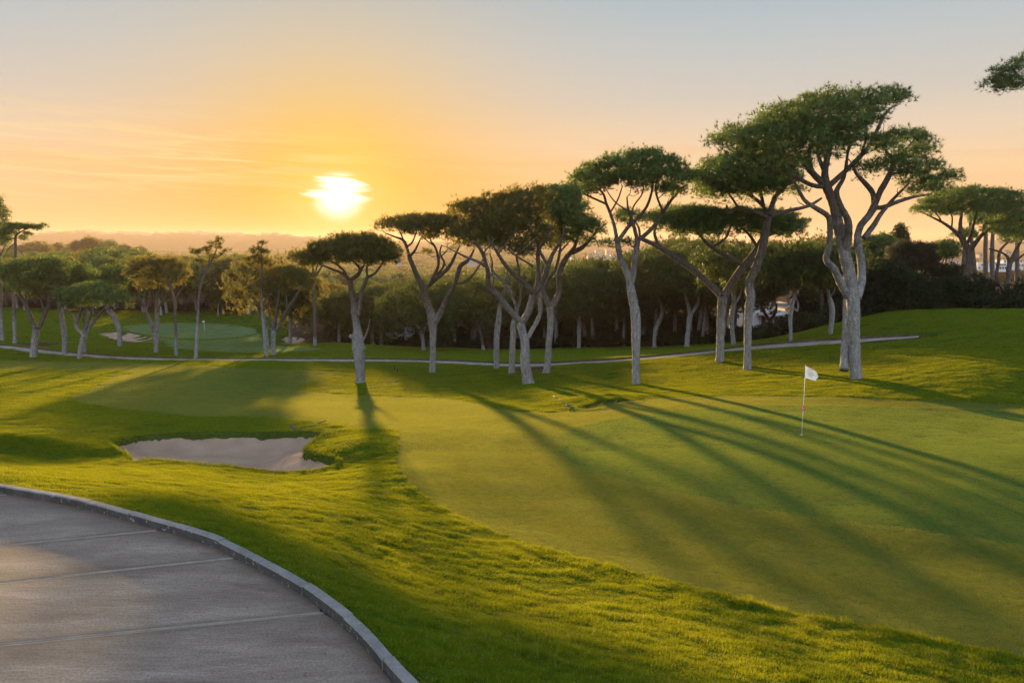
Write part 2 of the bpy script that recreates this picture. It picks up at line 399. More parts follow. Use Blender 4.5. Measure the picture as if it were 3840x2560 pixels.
GRP = smooth_poly([(2088,1655),(2110,1625),(2200,1592),(2400,1555),(2700,1527),(3000,1520),(3400,1530),(3840,1548),(4300,1620),(4450,1800),(4300,2050),(3840,2042),(3600,2012),(3200,1958),(2700,1880),(2300,1792),(2130,1725)])
BK = [(428,1665),(470,1650),(530,1638),(640,1630),(800,1627),(1000,1626),(1100,1623),(1170,1623),(1205,1629),(1190,1645),(1160,1660),(1144,1680),(1152,1700),(1195,1713),(1245,1727),(1256,1740),(1230,1754),(1150,1769),(1050,1771),(900,1758),(700,1739),(560,1729),(475,1736),(490,1718),(482,1700),(445,1683)]
BKP = smooth_poly(BK, 4)
FG = smooth_poly([(455,1235),(470,1222),(560,1213),(700,1210),(830,1214),(920,1224),(962,1238),(940,1255),(850,1268),(700,1270),(600,1262),(500,1248)], 4, 90)
FF = smooth_poly([(560,1262),(620,1285),(640,1302),(760,1316),(950,1322),(1150,1316),(1215,1306),(1100,1299),(1010,1290),(990,1270),(964,1245),(930,1262),(840,1273),(700,1275)], 4, 75)
FB1 = smooth_poly([(365,1252),(400,1243),(470,1244),(530,1255),(590,1272),(600,1279),(560,1282),(450,1279)], 4, 75)
FB2 = smooth_poly([(1000,1285),(1050,1283),(1062,1276),(1040,1268),(1030,1262),(1090,1260),(1135,1266),(1142,1274),(1120,1288),(1070,1291)], 4, 75)
SB = smooth_poly([(2165,1532),(2200,1520),(2270,1506),(2330,1500),(2340,1507),(2270,1526),(2210,1536)], 4, 20)
CART = hits([(-500,1270),(-200,1284),(0,1299),(200,1322),(400,1338),(600,1346),(800,1348),(1000,1348),(1200,1350),(1500,1352),(1700,1358),(1900,1368),(2050,1367),(2200,1358),(2400,1345),(2600,1326),(2750,1309),(2900,1297),(3100,1283),(3300,1270),(3445,1261)], 30)[:, :2]
CART = catmull(CART, 8)
BUNKERS = [(BKP, .21, .5), (FB1, .25, .4), (FB2, .25, .4), (SB, .30, .5)]
CARTW = 1.25
def Hs(x, y, sand=False, cut=True):
    """finished surface: sand=True gives the sand floor, cut=True sinks the soil under other sheets"""
    z = Hp(x, y); x = np.asarray(x, float); y = np.asarray(y, float)
    if cut and not sand:
        m = (y < 20) & (x < 4)
        if m.any():
            dk = dist_seg(Kc, x[m], y[m], False); zz = z[m] - .10*sstep(.34, .18, dk)*(~inside(PATHPOLY, x[m], y[m])); z = z.copy(); z[m] = zz
    for poly, lip, deep in BUNKERS:
        d = sdf(poly, x, y)
        if sand: z = z - np.where(d > -.5, lip*sstep(-.06, .06, d) + deep*sstep(0, 1.6, d)*.6, 0)
        else:
            z = z - sstep(-.03, .17, d)*(lip + .12) - sstep(.1, 1.6, d)*deep*.6
            z = z + .05*sstep(-.9, -.1, d)*sstep(.02, -.02, d)
    if cut and not sand:
        z = z - .035*sstep(.06, .25, sdf(FWP, x, y)) - .035*sstep(.06, .25, sdf(FG, x, y)) - .03*sstep(.1, .4, sdf(FF, x, y))
        m = (y > 30) & (y < 95)
        if m.any():
            dc = dist_seg(CART, x[m], y[m], False); zz = z[m] - .07*sstep(CARTW, CARTW-.25, dc); z = z.copy(); z[m] = zz
    return z
# ------------------------------------------------------------------ ground sheet
def lines(segs):
    out = []
    for a, b, h in segs: out.append(np.arange(a, b, h))
    return np.unique(np.round(np.concatenate(out + [[segs[-1][1]]]), 4))
gx = lines([(-9000,-2000,500),(-2000,-400,80),(-400,-120,14),(-120,-50,2.2),(-50,-14,.5),(-14,-4.5,.085),(-4.5,16,.25),(16,50,.5),(50,120,2.2),(120,400,14),(400,2000,80),(2000,9000,500)])
gy = lines([(-60,-6,6),(-6,6,.6),(6,21,.25),(21,31.5,.085),(31.5,46,.3),(46,90,.6),(90,180,1.6),(180,420,9),(420,2000,80),(2000,9500,350)])
X, Y = np.meshgrid(gx, gy); X = X.ravel(); Y = Y.ravel()
Z = Hs(X, Y)
nx, ny = len(gx), len(gy)
i = (np.arange(ny-1)[:, None]*nx + np.arange(nx-1)[None]).ravel()
ground = obj_np('ground', np.c_[X, Y, Z], np.stack([i, i+1, i+nx+1, i+nx], -1), [M['ground']], None, True)
tag(ground, kind='structure')
def litter_of(x, y):
    s, t, yy = st_of(x, y); u = CX + s*F
    l = np.zeros(np.shape(x))
    l = np.maximum(l, sstep(ge(u)-3, ge(u)+4, y)*sstep(1180, 1260, u))           # floor of the pine grove
    l = np.maximum(l, sstep(160, 172, y))
    l = np.maximum(l, sstep(0.9, .5, np.hypot((u-1180)/150, (y-135)/32)))                   # needle bank beyond the left bunker
    for a, b, r in LIT: l = np.maximum(l, .8*sstep(r, r*.3, np.hypot((x-a), (y-b)*.8)))
    return l
LIT = [(p[0], p[1], r) for p, r in ((hit(1990, 1384, 30), 3.0), (hit(150, 1290, 30), 4.0))]
at_l = ground.data.attributes.new('litter', 'FLOAT', 'POINT'); at_l.data.foreach_set('value', litter_of(X, Y).astype(np.float32))
def sheet(name, poly, step, fn, mat, holes=(), lift=0.0, maxpts=60000):
    poly = np.asarray(poly)
    a, b = poly.min(0), poly.max(0)
    if callable(step):
        ys = [a[1]]
        while ys[-1] < b[1]: ys.append(ys[-1] + step(ys[-1]))
        pts = [(x, y) for y in ys for x in np.arange(a[0], b[0], step(y))]
    else: pts = [(x, y) for y in np.arange(a[1], b[1], step) for x in np.arange(a[0], b[0], step)]
    pts = np.array(pts); pts = pts + rng.uniform(-.02, .02, pts.shape)
    d = sdf(poly, pts[:, 0], pts[:, 1]); hmin = .08
    for h in holes: d = np.minimum(d, -sdf(h, pts[:, 0], pts[:, 1]))
    pts = pts[d > hmin]
    V = [tuple(p) for p in poly]; E = [(k, (k+1) % len(V)) for k in range(len(V))]
    for h in holes:
        n0 = len(V); V += [tuple(p) for p in h]; E += [(n0+k, n0+(k+1) % len(h)) for k in range(len(h))]
    V += [tuple(p) for p in pts]
    vo, eo, fo, *_ = delaunay_2d_cdt([Vector(v) for v in V], E, [], 1, 1e-5)
    P = np.array([(v[0], v[1]) for v in vo]); T = np.array([f for f in fo if len(f) == 3])
    cen = P[T].mean(1); ok = inside(poly, cen[:, 0], cen[:, 1])
    for h in holes: ok &= ~inside(h, cen[:, 0], cen[:, 1])
    T = T[ok]
    # faces up
    A = P[T]; cr = (A[:,1,0]-A[:,0,0])*(A[:,2,1]-A[:,0,1]) - (A[:,1,1]-A[:,0,1])*(A[:,2,0]-A[:,0,0])
    T[cr < 0] = T[cr < 0][:, ::-1]
    z = fn(P[:, 0], P[:, 1]) + lift
    o = obj_np(name, np.c_[P, z], T, [mat], None, True)
    return tag(o, kind='structure')
surf = lambda x, y: Hs(x, y, cut=False)
sheet('fairway', FWP, lambda y: .012*y + .08, surf, M['fairsoil'], [GRP])
sheet('putting_green', GRP, .4, surf, M['greensoil'])
M['farsoil'] = soilmat('far_turf_soil', (.085,.13,.055,1), (.13,.18,.075,1), .4)  # lightened to match the far blades, haze put into the colour
sheet('far_putting_green', FG, 1.2, surf, M['farsoil'])
sheet('far_fairway', FF, 1.2, lambda x, y: surf(x, y), M['farsoil'])
for nm, poly, st in (('bunker_sand', BKP, .16), ('far_bunker_sand', FB1, .6), ('far_bunker_sand', FB2, .6), ('greenside_bunker_sand', SB, .3)):
    sheet(nm, poly, st, lambda x, y: Hs(x, y, sand=True) + .03*vnoise(np.asarray(x)*1.3, np.asarray(y)*1.3, 5), M['sand'])
# cart path ribbon and its timber edge
def ribbon(line, offs, zl, name, mat):
    n = len(line); d = np.gradient(line, axis=0); d /= np.linalg.norm(d, axis=1)[:, None]; nr = np.c_[-d[:, 1], d[:, 0]]
    V = []
    tp = np.interp(np.arange(n), [0, n*.86, n-1], [1, 1, .22])[:, None]      # the path narrows out at its far end
    for o_, z_ in zip(offs, zl):
        p = line + nr*o_*(tp if abs(o_) <= CARTW + .2 else 1); V.append(np.c_[p, Hs(p[:, 0], p[:, 1], cut=False) + z_])
    k = len(offs); V = np.stack(V, 1).reshape(-1, 3)
    i = (np.arange(n-1)[:, None]*k + np.arange(k-1)[None]).ravel()
    return tag(obj_np(name, V, np.stack([i, i+1, i+k+1, i+k], -1)[:, ::-1], [mat], None, False), kind='structure')
wv = np.linspace(-1, 1, 7)*CARTW
ribbon(CART, wv, [-.02, 0, .015, .02, .015, 0, -.02], 'cart_path', M['cart'])
ribbon(CART, [CARTW+.001, CARTW+.001, CARTW+.12, CARTW+.12], [-.06, .14, .14, -.05], 'cart_path_edging', M['cartkerb'])
# concrete path slabs with trowelled joints
JN = [((60,1850),(0,1855)), ((560,1990),(0,2045)), ((880,2090),(0,2183)), ((1220,2295),(0,2416))]
jl = []
for a, b in JN:
    pa, pb = onplane(*a)[:2], onplane(*b)[:2]; d = (pb-pa)/np.linalg.norm(pb-pa); jl.append((pa, d))
jl.insert(0, (np.array([-13.2, 15.0]), np.array([-.95, -.3]))); jl.append((np.array([-.85, 6.3]), np.array([-.985, -.17]))); jl.append((np.array([-.3, 4.2]), np.array([-.99, -.1])))
def cutline(pa, d, off):
    """points of the joint line shifted by off along the path, from the kerb outwards"""
    nrm = np.array([-d[1], d[0]]); nrm = nrm if nrm[1] > 0 else -nrm
    q = pa + nrm*off; tt = np.linspace(-1.0, 14, 400); L = q + tt[:, None]*d
    ins = inside(PATHPOLY, L[:, 0], L[:, 1]); L = L[np.argmax(ins):]
    return L[0], L[-1]
def kpar(p): return int(np.argmin(((Kc-p)**2).sum(1)))
def slab(a, b, oa, ob, name, mat, z, step):
    a0, a1 = cutline(*a, oa); b0, b1 = cutline(*b, ob)
    ka, kb = kpar(a0), kpar(b0)
    poly = [a1, a0] + [Kc[k] for k in range(ka+1, kb)] + [b0, b1]
    P = np.array(poly)
    o = sheet(name, P, step, lambda x, y: np.full(np.shape(x), z), mat)
    co = np.array([v.co[:2] for v in o.data.vertices]); dd = dist_seg(Kc, co[:, 0], co[:, 1], False)
    at_ = o.data.attributes.new('dirt', 'FLOAT', 'POINT'); at_.data.foreach_set('value', np.exp(-dd/.16).astype(np.float32))
    return o
for k in range(len(jl)-1):
    slab(jl[k], jl[k+1], -.035, .035, 'path', M['path'], PZ, .22)
for k in range(len(jl)):
    for s_ in (-1, 1):
        a0, a1 = cutline(*jl[k], .007*s_); b0, b1 = cutline(*jl[k], .035*s_)
        ts = np.linspace(0, 1, 30)[:, None]
        V = np.vstack([np.c_[a0+(a1-a0)*ts, np.full(30, PZ-.004)], np.c_[b0+(b1-b0)*ts, np.full(30, PZ-.001)], np.c_[a0+(a1-a0)*ts, np.full(30, PZ-.05)]])
        q = np.arange(29); f1 = np.stack([q, q+1, q+31, q+30], -1); f2 = np.stack([q+60, q+61, q+1, q], -1)
        o = obj_np('path_joint', V, np.vstack([f1, f2]), [M['band']]); tag(o, kind='structure')
# kerb, in cast lengths with open joints
kl = np.r_[0, np.cumsum(np.linalg.norm(np.diff(Kc, axis=0), axis=1))]
kb_ = MB(); kf_ = []; Lk = 1.0; s0 = 0.0
def kat(s): return np.array([np.interp(s, kl, Kc[:, 0]), np.interp(s, kl, Kc[:, 1])])
while s0 < kl[-1]-.2:
    s1 = min(s0+Lk, kl[-1]); ss = np.linspace(s0+.004, s1-.004, 5)
    rings = []; jz = rng.normal(0, .004); jo = rng.normal(0, .004)
    for s in ss:
        p = kat(s); d = kat(s+.05)-kat(s-.05); d /= np.linalg.norm(d); nr = np.array([-d[1], d[0]])   # grass side
        for o_, z_ in ((0, -.12), (.0, .098), (.016, .115), (.105, .115), (.11, -.12)):
            rings.append((*(p + nr*(o_+jo)), PZ + z_ + jz))
    Q = []
    for r_ in range(4):
        for c_ in range(5):
            Q.append((r_*5+c_, (r_+1)*5+c_, (r_+1)*5+(c_+1) % 5, r_*5+(c_+1) % 5))
    T = [(0,1,2),(0,2,3),(0,3,4),(20,22,21),(20,23,22),(20,24,23)]
    kb_.add(rings, Q, T); s0 = s1
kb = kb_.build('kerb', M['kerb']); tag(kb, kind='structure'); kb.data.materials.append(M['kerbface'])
nq = sum(len(q) for q in kb_.Q); mi_ = np.zeros(len(kb.data.polygons), np.int32); mi_[np.arange(0, nq, 5)] = 1  # path-side faces take the concrete with shade in its colour
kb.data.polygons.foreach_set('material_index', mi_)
M['straw'] = leafmat('dry_blades', (.16,.12,.045,1), (.34,.27,.11,1), .4, (.5,.36,.1,1), .5)
# ------------------------------------------------------------------ grass, as blades
def tuft_mesh(name, n, w, lean, mat, seed, hvar=.45, straw=None, ps=.07):
    g = np.random.default_rng(seed)
    r = np.sqrt(g.uniform(0, 1, n)); a = g.uniform(0, 6.283, n); x, y = r*np.cos(a), r*np.sin(a)
    th = g.uniform(0, 3.1416, n); wx, wy = np.cos(th)*w/2, np.sin(th)*w/2
    h = 1 - hvar*g.uniform(0, 1, n)**1.0; la = g.uniform(0, 6.283, n); lm = lean*g.uniform(.1, 1, n)
    ww = g.uniform(.6, 1.2, n)
    lx, ly = np.cos(la)*lm, np.sin(la)*lm
    P = np.stack([np.c_[x-wx*ww, y-wy*ww, -.15*np.ones(n)], np.c_[x+wx*ww, y+wy*ww, -.15*np.ones(n)],
                  np.c_[x+lx*.4+wx*.75*ww, y+ly*.4+wy*.75*ww, h*.6], np.c_[x+lx*.4-wx*.75*ww, y+ly*.4-wy*.75*ww, h*.6],
                  np.c_[x+lx, y+ly, h]], 1).reshape(-1, 3)
    k = np.arange(n)*5
    Q = np.stack([k, k+1, k+2, k+3], -1); T = np.stack([k+3, k+2, k+4], -1)
    sm = (g.uniform(size=n) < ps).astype(int) if straw else np.zeros(n, int)
    me = mesh_np(name, P, [Q, T], [mat, straw] if straw else [mat], np.r_[sm, sm])
    a_ = me.attributes.new('tint', 'FLOAT', 'POINT'); a_.data.foreach_set('value', np.repeat(g.uniform(0, 1, n), 5).astype(np.float32))
    return bpy.data.objects.new(name, me)
    return bpy.data.objects.new(name, mesh_np(name, P, [Q, T], [mat, straw] if straw else [mat], np.r_[sm, sm]))
def instancer(name, pts, rot, scl, protos, label, cat='grass', extra=None):
    me = bpy.data.meshes.new(name); me.vertices.add(len(pts)); me.vertices.foreach_set('co', np.asarray(pts, np.float32).ravel())
    for nm, arr in (('rot', rot), ('scl', scl)):
        a = me.attributes.new(nm, 'FLOAT_VECTOR', 'POINT'); a.data.foreach_set('vector', np.asarray(arr, np.float32).ravel())
    if extra is not None:
        a = me.attributes.new('stripe', 'FLOAT', 'POINT'); a.data.foreach_set('value', extra.astype(np.float32))
    a = me.attributes.new('pick', 'INT', 'POINT'); a.data.foreach_set('value', rng.integers(0, len(protos), len(pts)).astype(np.int32))
    o = put(bpy.data.objects.new(name, me)); tag(o, label, cat, None, 'stuff')
    ng = bpy.data.node_groups.new(name, 'GeometryNodeTree')
    ng.interface.new_socket('Geometry', in_out='INPUT', socket_type='NodeSocketGeometry')
    ng.interface.new_socket('Geometry', in_out='OUTPUT', socket_type='NodeSocketGeometry')
    gi = ng.nodes.new('NodeGroupInput'); go = ng.nodes.new('NodeGroupOutput')
    jn = ng.nodes.new('GeometryNodeJoinGeometry')
    for p in reversed(protos):
        oi = ng.nodes.new('GeometryNodeObjectInfo'); oi.inputs['Object'].default_value = p; oi.inputs['As Instance'].default_value = True
        ng.links.new(oi.outputs['Geometry'], jn.inputs[0])
    ip = ng.nodes.new('GeometryNodeInstanceOnPoints'); ip.inputs['Pick Instance'].default_value = True
    def na(nm, ty):
        q = ng.nodes.new('GeometryNodeInputNamedAttribute'); q.data_type = ty; q.inputs['Name'].default_value = nm; return q.outputs['Attribute']
    ng.links.new(gi.outputs[0], ip.inputs['Points']); ng.links.new(jn.outputs[0], ip.inputs['Instance'])
    ng.links.new(na('rot', 'FLOAT_VECTOR'), ip.inputs['Rotation']); ng.links.new(na('scl', 'FLOAT_VECTOR'), ip.inputs['Scale'])
    ng.links.new(na('pick', 'INT'), ip.inputs['Instance Index'])
    ng.links.new(ip.outputs[0], go.inputs[0])
    md = o.modifiers.new('blades', 'NODES'); md.node_group = ng
    return o
def scatter(radius, ymin, ymax, over, smax=.78):
    """jittered points over the part of the ground the photo takes in, spaced for tufts of the given radius"""
    st = radius*over
    ys = np.arange(ymin, ymax, st); xs = np.arange(-ymax*smax, ymax*smax, st)
    Xg, Yg = np.meshgrid(xs, ys); Xg = Xg + rng.uniform(-.5, .5, Xg.shape)*st; Yg = Yg + rng.uniform(-.5, .5, Yg.shape)*st
    k = np.abs(Xg) < (Yg*smax + 1.2)
    return Xg[k], Yg[k]
def place(x, y, fn, radius, hgt, hv=.35):
    e = .15 if radius < .3 else .5
    z = fn(x, y); gx_ = (fn(x+e, y)-fn(x-e, y))/(2*e); gy_ = (fn(x, y+e)-fn(x, y-e))/(2*e)
    gx_ = np.clip(gx_, -1.2, 1.2); gy_ = np.clip(gy_, -1.2, 1.2)
    ph = rng.uniform(0, 6.283, len(x)); c, s = np.cos(ph), np.sin(ph)
    ga, gb = c*gx_ + s*gy_, -s*gx_ + c*gy_
    rot = np.c_[np.arctan(gb), -np.arctan(ga), ph]
    sr = radius*rng.uniform(.85, 1.2, len(x)); sh = hgt*(1 + hv*rng.uniform(-1, 1, len(x)))
    return np.c_[x, y, z], rot, np.c_[sr, sr, sh]
RZ = [(6.0, 15, .11, .066), (15, 24, .14, .055), (24, 44, .22, .055), (44, 75, .42, .06), (75, 172, .8, .07)]
AP, AR, AS = [], [], []
for y0, y1, r_, h_ in RZ:
    x, y = scatter(r_, y0, y1, .85)
    ok = np.ones(len(x), bool)
    ok &= sdf(FWP, x, y) < -.25*r_
    ok &= sdf(FG, x, y) < -.1*r_; ok &= sdf(FF, x, y) < -.1*r_
    for poly, *_ in BUNKERS: ok &= sdf(poly, x, y) < -.15*r_
    if y0 < 22:
        dk = dist_seg(Kc, x, y, False); ok &= ~inside(PATHPOLY, x, y) & (dk > .13 + .35*r_)
    if y1 > 30: ok &= dist_seg(CART, x, y, False) > CARTW + .3*r_ + .05
    ok &= litter_of(x, y) < .45 + .25*rng.uniform(-1, 1, len(x))
    x, y = x[ok], y[ok]
    clump = .8 + .4*vnoise(x*1.3, y*1.3, 21) + .45*vnoise(x*3.6, y*3.6, 22)
    p, ro, sc_ = place(x, y, lambda a, b: Hs(a, b, cut=False), r_, h_)
    fc = vnoise(x*1.1/r_*.32, y*1.9/r_*.32, 23)
    sc_[:, 2] *= np.clip(clump + .42*fc, .3, 1.9)
    gone = (fc + .5*vnoise(x*2.1, y*2.1, 24)) < -.7; sc_[gone, 2] *= .6
    df_ = sdf(FWP, x, y); sc_[:, 2] *= 1 + (.9 if y0 < 20 else 1.5)*np.exp(-np.abs(df_)/(.22 + .006*y0))*rng.uniform(0, 1, len(x)); sc_[:, 2] = np.where(np.abs(sdf(BKP, x, y)) < .5, np.minimum(sc_[:, 2], .045), sc_[:, 2])
    if y0 < 14: # longer fringe along the kerb
        dk = dist_seg(Kc, x, y, False); sc_[:, 2] *= 1 - .45*sstep(1.1, .3, dk) + .9*sstep(.45, .12, dk)*rng.uniform(0, 1, len(x))**4
    AP.append(p); AR.append(ro); AS.append(sc_)
protos = [tuft_mesh('rough_tuft', 190, .042, .38, M['rough'], 100+k, .6, M['straw']) for k in range(4)]
near_ = [tuft_mesh('rough_tuft', 150, .062, .55, M['rough'], 160+k, .75, M['straw'], .06) for k in range(5)]
instancer('rough_grass', AP[0], AR[0], AS[0], near_, 'rough grass with long blades on the bank beside the path')
instancer('rough_grass', np.vstack(AP[1:]), np.vstack(AR[1:]), np.vstack(AS[1:]), protos, 'unmown rough grass around the fairway and bunkers')
print('rough', sum(len(a) for a in AP))
AP, AR, AS = [], [], []; BP, BR, BS = [], [], []
for y0, y1, r_, h_ in [(9, 24, .13, .013), (24, 44, .24, .014), (44, 76, .5, .017), (76, 172, .9, .022)]:
    x, y = scatter(r_, y0, y1, .8)
    dg = np.maximum(sdf(GRP, x, y), sdf(FG, x, y)); df = np.maximum(sdf(FWP, x, y), sdf(FF, x, y))
    kg = dg > 0; kf = (df > .3*r_) & (dg < -.1*r_)
    for kk, L, hh in ((kf, (AP, AR, AS), h_), (kg, (BP, BR, BS), h_*.55)):
        p, ro, sc_ = place(x[kk], y[kk], lambda a, b: Hs(a, b, cut=False), r_, hh)
        for q, v in zip(L, (p, ro, sc_)): q.append(v)
fp = [tuft_mesh('fairway_tuft', 420, .034, .05, M['fairway'], 120+k, .5, M['straw'], .05) for k in range(4)]
gp = [tuft_mesh('green_tuft', 420, .034, .04, M['green'], 140+k, .5) for k in range(4)]
def band(v, w): return sstep(-.25, .25, np.sin(v*np.pi/w))
AA, BB = np.vstack(AP), np.vstack(BP)
sa_ = band(sdf(GRP, AA[:,0], AA[:,1]) + 20, 1.3)*(sdf(GRP, AA[:,0], AA[:,1]) > -5.5) + band(AA[:,0] + .35*AA[:,1], 3.2)*(sdf(GRP, AA[:,0], AA[:,1]) <= -5.5)*.6
sb_ = band(AA[:0,0], 1) if 0 else band(BB[:,0]*.95 - BB[:,1]*.3, 1.6)*.55
ft = [tuft_mesh('far_turf_tuft', 420, .034, .05, M['far_turf'], 180+k, .5) for k in range(3)]
AR_, AS_, BR_, BS_ = np.vstack(AR), np.vstack(AS), np.vstack(BR), np.vstack(BS); fa, fb_ = AA[:, 1] > 84, BB[:, 1] > 84
instancer('fairway_grass', AA[~fa], AR_[~fa], AS_[~fa], fp, 'short mown straw green fairway turf', extra=sa_[~fa])
instancer('green_grass', BB[~fb_], BR_[~fb_], BS_[~fb_], gp, 'very short mown putting green turf', extra=sb_[~fb_])
instancer('far_turf', np.vstack([AA[fa], BB[fb_]]), np.vstack([AR_[fa], BR_[fb_]]), np.vstack([AS_[fa], BS_[fb_]]), ft, 'mown turf of the distant green and its apron, coloured paler for haze', extra=np.r_[sa_[fa], sb_[fb_]])
print('fairway', len(AA), 'green', len(BB))
# ------------------------------------------------------------------ trees
def barkmat(name):
    """stone pine bark: pale grey plates low on the trunk, red-brown above (height from the object's own bark_h)"""
    t = NT(name); o = t.coord('Object'); sz = t.n('ShaderNodeSeparateXYZ'); t.l(o, sz.inputs[0])
    vv = t.mapv(o, (1, 1, .28)); f = t.noise(vv, 9.0, 5, .65); f2 = t.noise(vv, 26.0, 4, .65)
    vo = t.n('ShaderNodeTexVoronoi', Scale=13.0, _feature='DISTANCE_TO_EDGE')
    nw = t.n('ShaderNodeTexNoise', Scale=5.0, Detail=4.0); t.l(o, nw.inputs['Vector'])
    wv_ = t.n('ShaderNodeVectorMath', _operation='MULTIPLY_ADD'); t.l(nw.outputs['Color'], wv_.inputs[0]); wv_.inputs[1].default_value = (.22, .22, .5); t.l(o, wv_.inputs[2])
    t.l(t.mapv(wv_.outputs[0], (1, 1, .34)), vo.inputs['Vector'])
    pale = t.ramp(f, [(.25, (.14,.13,.127,1)), (.5, (.28,.277,.28,1)), (.75, (.42,.417,.425,1))])
    brn = t.ramp(f, [(.25, (.06,.046,.04,1)), (.55, (.145,.117,.102,1)), (.8, (.25,.21,.185,1))])
    h = t.math('MULTIPLY', t.math('DIVIDE', sz.outputs[2], t.attr('bark_h', 'OBJECT')), .75)
    k = t.math('ADD', h, t.math('MULTIPLY', t.math('SUBTRACT', t.noise(o, 1.6, 4), .5), .8))
    k = t.ramp(k, [(.55, (0,0,0,1)), (1.0, (1,1,1,1))])
    c = t.mix(k, pale, brn)
    c = t.mix(.75, c, t.ramp(vo.outputs['Distance'], [(.0, (.42,.38,.36,1)), (.10, (1,1,1,1))]), 'MULTIPLY')
    sp = t.ramp(t.noise(vv, 5.0, 3, .5), [(.66, (0,0,0,1)), (.70, (1,1,1,1))]); c = t.mix(t.math('MULTIPLY', sp, .7), c, (.10,.055,.04,1))
    hh = t.math('ADD', f2, t.math('MULTIPLY', t.math('MINIMUM', vo.outputs['Distance'], .2), 4.0))
    return t.done(t.pbsdf(c, .9, t.bump(hh, .8, .05), .15))
M['bark'] = barkmat('pine_bark')
t = NT('twig_bark'); f = t.noise(t.pos(), 6, 3); M['twig'] = t.done(t.pbsdf(t.ramp(f, [(.3, (.05,.036,.028,1)), (.7, (.12,.088,.07,1))]), .9, None, .1))
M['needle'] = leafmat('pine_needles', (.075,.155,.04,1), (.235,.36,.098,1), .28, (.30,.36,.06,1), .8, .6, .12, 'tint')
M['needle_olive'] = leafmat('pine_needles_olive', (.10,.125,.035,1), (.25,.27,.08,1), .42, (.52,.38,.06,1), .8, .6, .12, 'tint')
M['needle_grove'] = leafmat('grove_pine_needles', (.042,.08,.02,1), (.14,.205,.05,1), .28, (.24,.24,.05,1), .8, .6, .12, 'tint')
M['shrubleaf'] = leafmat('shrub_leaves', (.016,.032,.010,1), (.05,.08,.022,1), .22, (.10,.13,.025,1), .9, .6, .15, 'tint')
M['greyleaf'] = leafmat('tamarisk_leaves', (.045,.055,.03,1), (.11,.115,.06,1), .25, (.16,.15,.06,1), .9, .6, .2, 'tint')
def tufts(centers, axes, L, K, w, g):
    """needle stars: K thin triangles round each axis"""
    n = len(centers)
    d = g.normal(size=(n, K, 3)) * .62 + axes[:, None] * .95
    d /= np.linalg.norm(d, axis=2)[..., None]
    s = np.cross(d, g.normal(size=(n, K, 3))); s /= np.linalg.norm(s, axis=2)[..., None] + 1e-9
    ln = L * g.uniform(.65, 1.15, (n, K, 1)); c = centers[:, None]
    a = c + s*w/2 + d*ln*.06; b = c - s*w/2 + d*ln*.06; e = c + d*ln
    V = np.stack([a, b, e], 2).reshape(-1, 3)
    N = d*.35 + axes[:, None]*.9; N /= np.linalg.norm(N, axis=2)[..., None]
    return V, np.arange(len(V)).reshape(-1, 3), np.repeat(N.reshape(-1, 3), 3, axis=0)
class Crown:
    def __init__(s, seed): s.g = np.random.default_rng(seed); s.V = []; s.T = []; s.Q = []; s.n = 0; s.tint = []; s.N = []
    def raw(s, V, T=None, Q=None, tint=.5, N=None):
        if T is not None and len(T): s.T.append(np.asarray(T) + s.n)
        if Q is not None and len(Q): s.Q.append(np.asarray(Q) + s.n)
        s.V.append(V); s.n += len(V); s.tint.append(np.broadcast_to(tint, (len(V),))); s.N.append(np.tile([[0, 0, 1.0]], (len(V), 1)) if N is None else N)
    def puff(s, c, r, n, L, K, w, tint):
        """one cushion of needle tufts, domed on top and open beneath"""
        g = s.g; d = g.normal(size=(n, 3)); d /= np.linalg.norm(d, axis=1)[:, None]
        d[:, 2] = np.where(d[:, 2] < -.45, -d[:, 2]*.6, d[:, 2])
        rr = r * np.where(g.uniform(size=(n, 1)) < .13, g.uniform(1.05, 1.5, (n, 1)), g.uniform(.45, 1.0, (n, 1)))
        P = c + d*rr*np.array([1, 1, .8]); ax = d*.8 + np.array([0, 0, .55]); ax /= np.linalg.norm(ax, axis=1)[:, None]
        V, T, N = tufts(P, ax, L, K, w, g)
        tt = np.repeat(np.clip(tint + g.normal(0, .16, n), 0, 1), K*3)
        s.raw(V, T, None, tt, N)
    def mesh(s, name, mats):
        V = np.concatenate(s.V); nT = sum(len(t) for t in s.T)
        fs = [np.concatenate(s.T)] if s.T else []
        mi = np.zeros(nT, int)
        if s.Q: q = np.concatenate(s.Q); fs.append(q); mi = np.r_[mi, np.ones(len(q), int)]
        me = mesh_np(name, V, fs, mats, mi, False)
        a = me.attributes.new('tint', 'FLOAT', 'POINT'); a.data.foreach_set('value', np.concatenate(s.tint).astype(np.float32))
        a = me.attributes.new('soft', 'FLOAT_VECTOR', 'POINT'); a.data.foreach_set('vector', np.concatenate(s.N).astype(np.float32).ravel())
        return me
def twig_to(cr, nodes, rads, tgt, g, k=4, thick=.02):
    """grow one twig from the best skeleton node to a cushion; returns the new nodes"""
    v = tgt - nodes; d = np.linalg.norm(v, axis=1)
    cost = d + np.where(v[:, 2] < .15*d, .9*(0.15*d - v[:, 2]), 0)
    j = int(np.argmin(cost)); p0 = nodes[j]; D = d[j]
    if D < .05: return None
    mid = (p0 + tgt)/2 + g.normal(0, .10*D, 3) - np.array([0, 0, .07*D])
    m2 = p0*.2 + tgt*.8 + g.normal(0, .06*D, 3)
    P = catmull(np.array([p0, mid, m2, tgt]), 3)
    r0 = min(rads[j]*.7, thick + .012*D); r = np.linspace(r0, .008, len(P))
    V, Q, _ = tube(P, r, k, False); cr.raw(V, None, Q, .5)
    return P[2:], r[2:]
